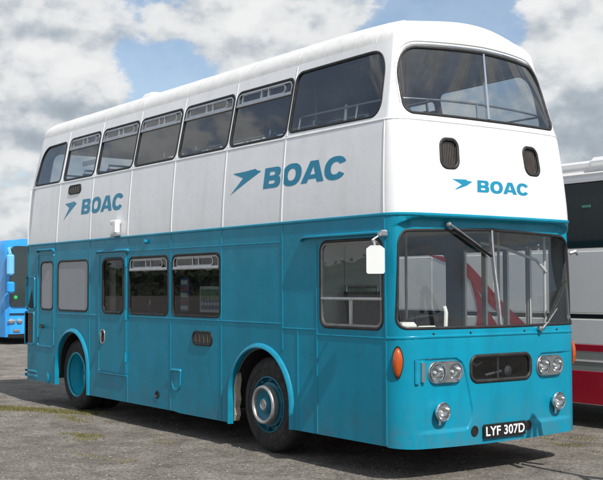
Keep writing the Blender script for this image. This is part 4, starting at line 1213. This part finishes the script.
gs_ = b.build('grass', M['grass'], None, smooth=0); tag(gs_, 'short yellowing grass and moss growing through the tarmac', 'grass', None, 'stuff')
# loose gravel
M['gravel'] = paint('gravel', (.27, .255, .225), .9, var=.55, dscale=30)
b = MB()
ico = [(0, 0, 1), (.9, 0, .2), (.2, .85, .1), (-.8, .4, .15), (-.6, -.7, .1), (.4, -.85, .2), (0, 0, -.6)]
fc = [(0, 1, 2), (0, 2, 3), (0, 3, 4), (0, 4, 5), (0, 5, 1), (6, 2, 1), (6, 3, 2), (6, 4, 3), (6, 5, 4), (6, 1, 5)]
for k in range(9000):
    x = random.uniform(-13, 3.); y = random.uniform(-4.8, .6) if random.random() < .8 else random.uniform(.6, 4.2)
    if mnoise.noise(Vector((x * .8, y * 1.3, 5))) < random.uniform(-.6, .35): continue
    s = random.choice([.004, .005, .006, .008, .011]) * random.uniform(.7, 1.3); a = random.uniform(0, 6.28)
    z = hz(x, y) - .012
    b.add([(x + s * (p[0] * cos(a) - p[1] * sin(a)), y + s * (p[0] * sin(a) + p[1] * cos(a)), z + s * .3 + p[2] * s * .7) for p in ico], fc)
gv = b.build('gravel', M['gravel'], None, smooth=0); tag(gv, 'small loose stones scattered over the tarmac', 'gravel', None, 'stuff')

# distant hedge line
M['hedge'] = paint('hedge_foliage', (.045, .065, .03), .9, var=.4, dscale=.4)
b = MB()
KH = 1500
def hh_(a): return max(1.5, 6.5 + 4.0 * mnoise.noise(Vector((cos(a) * 9, sin(a) * 9, 0))) + 2.2 * mnoise.noise(Vector((cos(a) * 40, sin(a) * 40, 2))) + 1.2 * mnoise.noise(Vector((cos(a) * 160, sin(a) * 160, 5))))
vs = []
for k in range(KH):
    a = 2 * pi * k / KH
    for q in range(5):
        t = q / 4; R_ = 232 + (0, 1.2, 1.6, 1.0, 3.5)[q] + 1.2 * mnoise.noise(Vector((a * 150, q * .7, 0)))
        vs.append((cos(a) * R_, sin(a) * R_, -.1 + hh_(a) * t))
b.add(vs, [(k * 5 + q, ((k + 1) % KH) * 5 + q, ((k + 1) % KH) * 5 + q + 1, k * 5 + q + 1) for k in range(KH) for q in range(4)])
for k in range(16000):
    a = random.uniform(0, 2 * pi); R_ = 229 + random.uniform(-1, 4)
    c = Vector((cos(a) * R_, sin(a) * R_, hh_(a) * random.random() ** .5 * 1.06)); s = random.uniform(.25, .75)
    d1 = Vector((random.gauss(0, 1), random.gauss(0, 1), random.gauss(0, 1))).normalized() * s; d2 = d1.orthogonal().normalized() * s * .7
    b.add([c - d1, c + d2, c + d1, c - d2], [(0, 1, 2, 3)])
hd_ = b.build('hedge', M['hedge'], None, smooth=0); tag(hd_, 'distant dark green hedge and tree line along the horizon', 'hedge', None, 'stuff')

# ------------------------------------------------------------------ camera
CX, CY, CZ, YAW, PIT, ROL, FPX = 7.1726, -6.3262, 1.7435, .9413, .0447, -.0031, 1061.43
d = Vector((-sin(YAW) * cos(PIT), cos(YAW) * cos(PIT), sin(PIT))); r = Vector((cos(YAW), sin(YAW), 0)); u_ = r.cross(d)
r2 = r * cos(ROL) + u_ * sin(ROL); u2 = -r * sin(ROL) + u_ * cos(ROL)
cam = bpy.data.cameras.new('camera'); co = bpy.data.objects.new('camera', cam); COL.objects.link(co)
mt = Matrix((r2, u2, -d)).transposed().to_4x4(); mt.translation = (CX, CY, CZ); co.matrix_world = mt
cam.sensor_fit = 'HORIZONTAL'; cam.sensor_width = 36; cam.lens = FPX / 603 * 36; cam.clip_end = 5000; cam.clip_start = .05
S.camera = co

# ------------------------------------------------------------------ light
EL, AZ = 48., 6.5
sd_ = Vector((cos(radians(EL)) * cos(radians(AZ)), -cos(radians(EL)) * sin(radians(AZ)), sin(radians(EL))))
sl = bpy.data.lights.new('sun', 'SUN'); sl.energy = 4.6; sl.angle = radians(.53); sl.color = (1, .96, .90)
so = bpy.data.objects.new('sun', sl); COL.objects.link(so); so.rotation_euler = (-sd_).to_track_quat('-Z', 'Y').to_euler()
wd = bpy.data.worlds.new('World'); S.world = wd; wd.use_nodes = True
nt = wd.node_tree; nt.nodes.clear(); out = nt.nodes.new('ShaderNodeOutputWorld')
sky = nt.nodes.new('ShaderNodeTexSky'); sky.sky_type = 'NISHITA'; sky.sun_disc = False; sky.sun_elevation = radians(EL); sky.sun_rotation = radians(90 + AZ)
bg = nt.nodes.new('ShaderNodeBackground'); bg.inputs[1].default_value = .125; L(nt, sky.outputs[0], bg.inputs[0])
tc = nt.nodes.new('ShaderNodeTexCoord'); V = tc.outputs['Generated']
def ray(px, py):
    v = d + r2 * ((px - 301.5) / FPX) - u2 * ((py - 240) / FPX); return v.normalized()
def wnoise(scale, detail, rough, sz=1.9, dz=0., dist=0.):
    mp = nt.nodes.new('ShaderNodeMapping'); mp.inputs['Scale'].default_value = (1, 1, sz); mp.inputs['Location'].default_value = (2.7, 1.3, dz)
    L(nt, V, mp.inputs[0]); n = nt.nodes.new('ShaderNodeTexNoise'); n.inputs['Scale'].default_value = scale; n.inputs['Detail'].default_value = detail; n.inputs['Roughness'].default_value = rough
    n.inputs['Distortion'].default_value = dist
    L(nt, mp.outputs[0], n.inputs['Vector']); return n.outputs['Fac']
def blobs(lst, src):
    acc = src
    for (px, py, rx, ry, amp) in lst:
        c = ray(px, py)
        sub = nt.nodes.new('ShaderNodeVectorMath'); sub.operation = 'SUBTRACT'; L(nt, V, sub.inputs[0]); sub.inputs[1].default_value = c
        # across and up components
        da = nt.nodes.new('ShaderNodeVectorMath'); da.operation = 'DOT_PRODUCT'; L(nt, sub.outputs[0], da.inputs[0]); da.inputs[1].default_value = r2 * (FPX / rx)
        db = nt.nodes.new('ShaderNodeVectorMath'); db.operation = 'DOT_PRODUCT'; L(nt, sub.outputs[0], db.inputs[0]); db.inputs[1].default_value = u2 * (FPX / ry)
        dc = nt.nodes.new('ShaderNodeVectorMath'); dc.operation = 'DOT_PRODUCT'; L(nt, sub.outputs[0], dc.inputs[0]); dc.inputs[1].default_value = d * (FPX / max(rx, ry))
        cb_ = nt.nodes.new('ShaderNodeCombineXYZ'); L(nt, da.outputs['Value'], cb_.inputs[0]); L(nt, db.outputs['Value'], cb_.inputs[1]); L(nt, dc.outputs['Value'], cb_.inputs[2])
        ln = nt.nodes.new('ShaderNodeVectorMath'); ln.operation = 'LENGTH'; L(nt, cb_.outputs[0], ln.inputs[0])
        mr = nt.nodes.new('ShaderNodeMapRange'); mr.interpolation_type = 'SMOOTHSTEP'; L(nt, ln.outputs['Value'], mr.inputs[0])
        mr.inputs[1].default_value = 0; mr.inputs[2].default_value = 1; mr.inputs[3].default_value = amp; mr.inputs[4].default_value = 0
        ad = nt.nodes.new('ShaderNodeMath'); ad.operation = 'ADD'; L(nt, acc, ad.inputs[0]); L(nt, mr.outputs[0], ad.inputs[1]); acc = ad.outputs[0]
    return acc
COVER = [(60, 20, 140, 40, .15), (50, 85, 110, 45, .22), (25, 135, 100, 45, .14), (250, 35, 110, 80, .20), (340, 15, 90, 40, .10), (175, 78, 60, 60, -.10), (148, 82, 55, 60, -.10), (450, 15, 120, 45, -.24),
         (590, 62, 75, 75, .20), (592, 150, 90, 80, .16), (15, 222, 90, 22, .10), (15, 180, 60, 30, -.06), (500, 60, 50, 60, -.14), (160, 20, 25, 25, .10)]
def field(off, detail):
    mp = nt.nodes.new('ShaderNodeMapping'); mp.inputs['Scale'].default_value = (1, 1, 1.55); mp.inputs['Location'].default_value = (2.7, 1.3, off)
    L(nt, V, mp.inputs[0])
    a = nt.nodes.new('ShaderNodeTexNoise'); a.inputs['Scale'].default_value = 6.; a.inputs['Detail'].default_value = detail; a.inputs['Roughness'].default_value = .6
    a.inputs['Lacunarity'].default_value = 2.1
    L(nt, mp.outputs[0], a.inputs['Vector'])
    vo = nt.nodes.new('ShaderNodeTexNoise'); vo.inputs['Scale'].default_value = 19.; vo.inputs['Detail'].default_value = 2.; vo.inputs['Roughness'].default_value = .6
    L(nt, mp.outputs[0], vo.inputs['Vector'])
    v1 = N(nt, 'ShaderNodeMath', operation='SUBTRACT'); L(nt, vo.outputs['Fac'], v1.inputs[0]); v1.inputs[1].default_value = .5
    v2 = N(nt, 'ShaderNodeMath', operation='ABSOLUTE'); L(nt, v1.outputs[0], v2.inputs[0])
    m_ = N(nt, 'ShaderNodeMath', operation='MULTIPLY_ADD'); L(nt, v2.outputs[0], m_.inputs[0]); m_.inputs[1].default_value = .30; m_.inputs[2].default_value = -.02
    ad = N(nt, 'ShaderNodeMath', operation='ADD'); L(nt, a.outputs['Fac'], ad.inputs[0]); L(nt, m_.outputs[0], ad.inputs[1])
    return ad.outputs[0]
f0 = field(0., 8); f1 = field(.028, 4)
cover = blobs(COVER, f0)
sz_ = nt.nodes.new('ShaderNodeSeparateXYZ'); L(nt, V, sz_.inputs[0])
lowh = nt.nodes.new('ShaderNodeMapRange'); L(nt, sz_.outputs[2], lowh.inputs[0]); lowh.inputs[1].default_value = 0; lowh.inputs[2].default_value = .14; lowh.inputs[3].default_value = .24; lowh.inputs[4].default_value = 0
cv = nt.nodes.new('ShaderNodeMath'); cv.operation = 'ADD'; L(nt, cover, cv.inputs[0]); L(nt, lowh.outputs[0], cv.inputs[1])
mask = ramp(nt, cv.outputs[0], [(.455, .14), (.49, .42), (.52, .90), (.58, 1.)], 'LINEAR')
df = N(nt, 'ShaderNodeMath', operation='SUBTRACT'); L(nt, f0, df.inputs[0]); L(nt, f1, df.inputs[1])
dg_ = N(nt, 'ShaderNodeMath', operation='MULTIPLY_ADD'); L(nt, df.outputs[0], dg_.inputs[0]); dg_.inputs[1].default_value = 1.6; dg_.inputs[2].default_value = .56
SH = [(60, 36, 170, 18, -.18), (55, 66, 110, 34, .14), (60, 110, 120, 18, -.20), (40, 134, 110, 20, -.14), (15, 222, 50, 18, .14), (235, 25, 70, 60, .10), (190, 5, 60, 25, -.10),
      (590, 35, 60, 45, .14), (595, 135, 75, 60, -.22), (575, 90, 60, 30, -.08)]
shade = blobs(SH, dg_.outputs[0])
cc = ramp(nt, shade, [(.18, (.38, .43, .49)), (.36, (.48, .54, .60)), (.48, (.66, .70, .74)), (.59, (.85, .87, .88)), (.75, (.95, .955, .96))])
bg2 = nt.nodes.new('ShaderNodeBackground'); L(nt, cc.outputs[0], bg2.inputs[0]); bg2.inputs[1].default_value = .84
mxs = nt.nodes.new('ShaderNodeMixShader'); L(nt, mask.outputs[0], mxs.inputs[0]); L(nt, bg.outputs[0], mxs.inputs[1]); L(nt, bg2.outputs[0], mxs.inputs[2])
L(nt, mxs.outputs[0], out.inputs[0])
S.view_settings.view_transform = 'Standard'; S.view_settings.look = 'None'; S.view_settings.gamma = 1; S.view_settings.use_curve_mapping = False
S.view_settings.exposure = .13
S.cycles.max_bounces = 10; S.cycles.transparent_max_bounces = 16; S.cycles.use_denoising = True
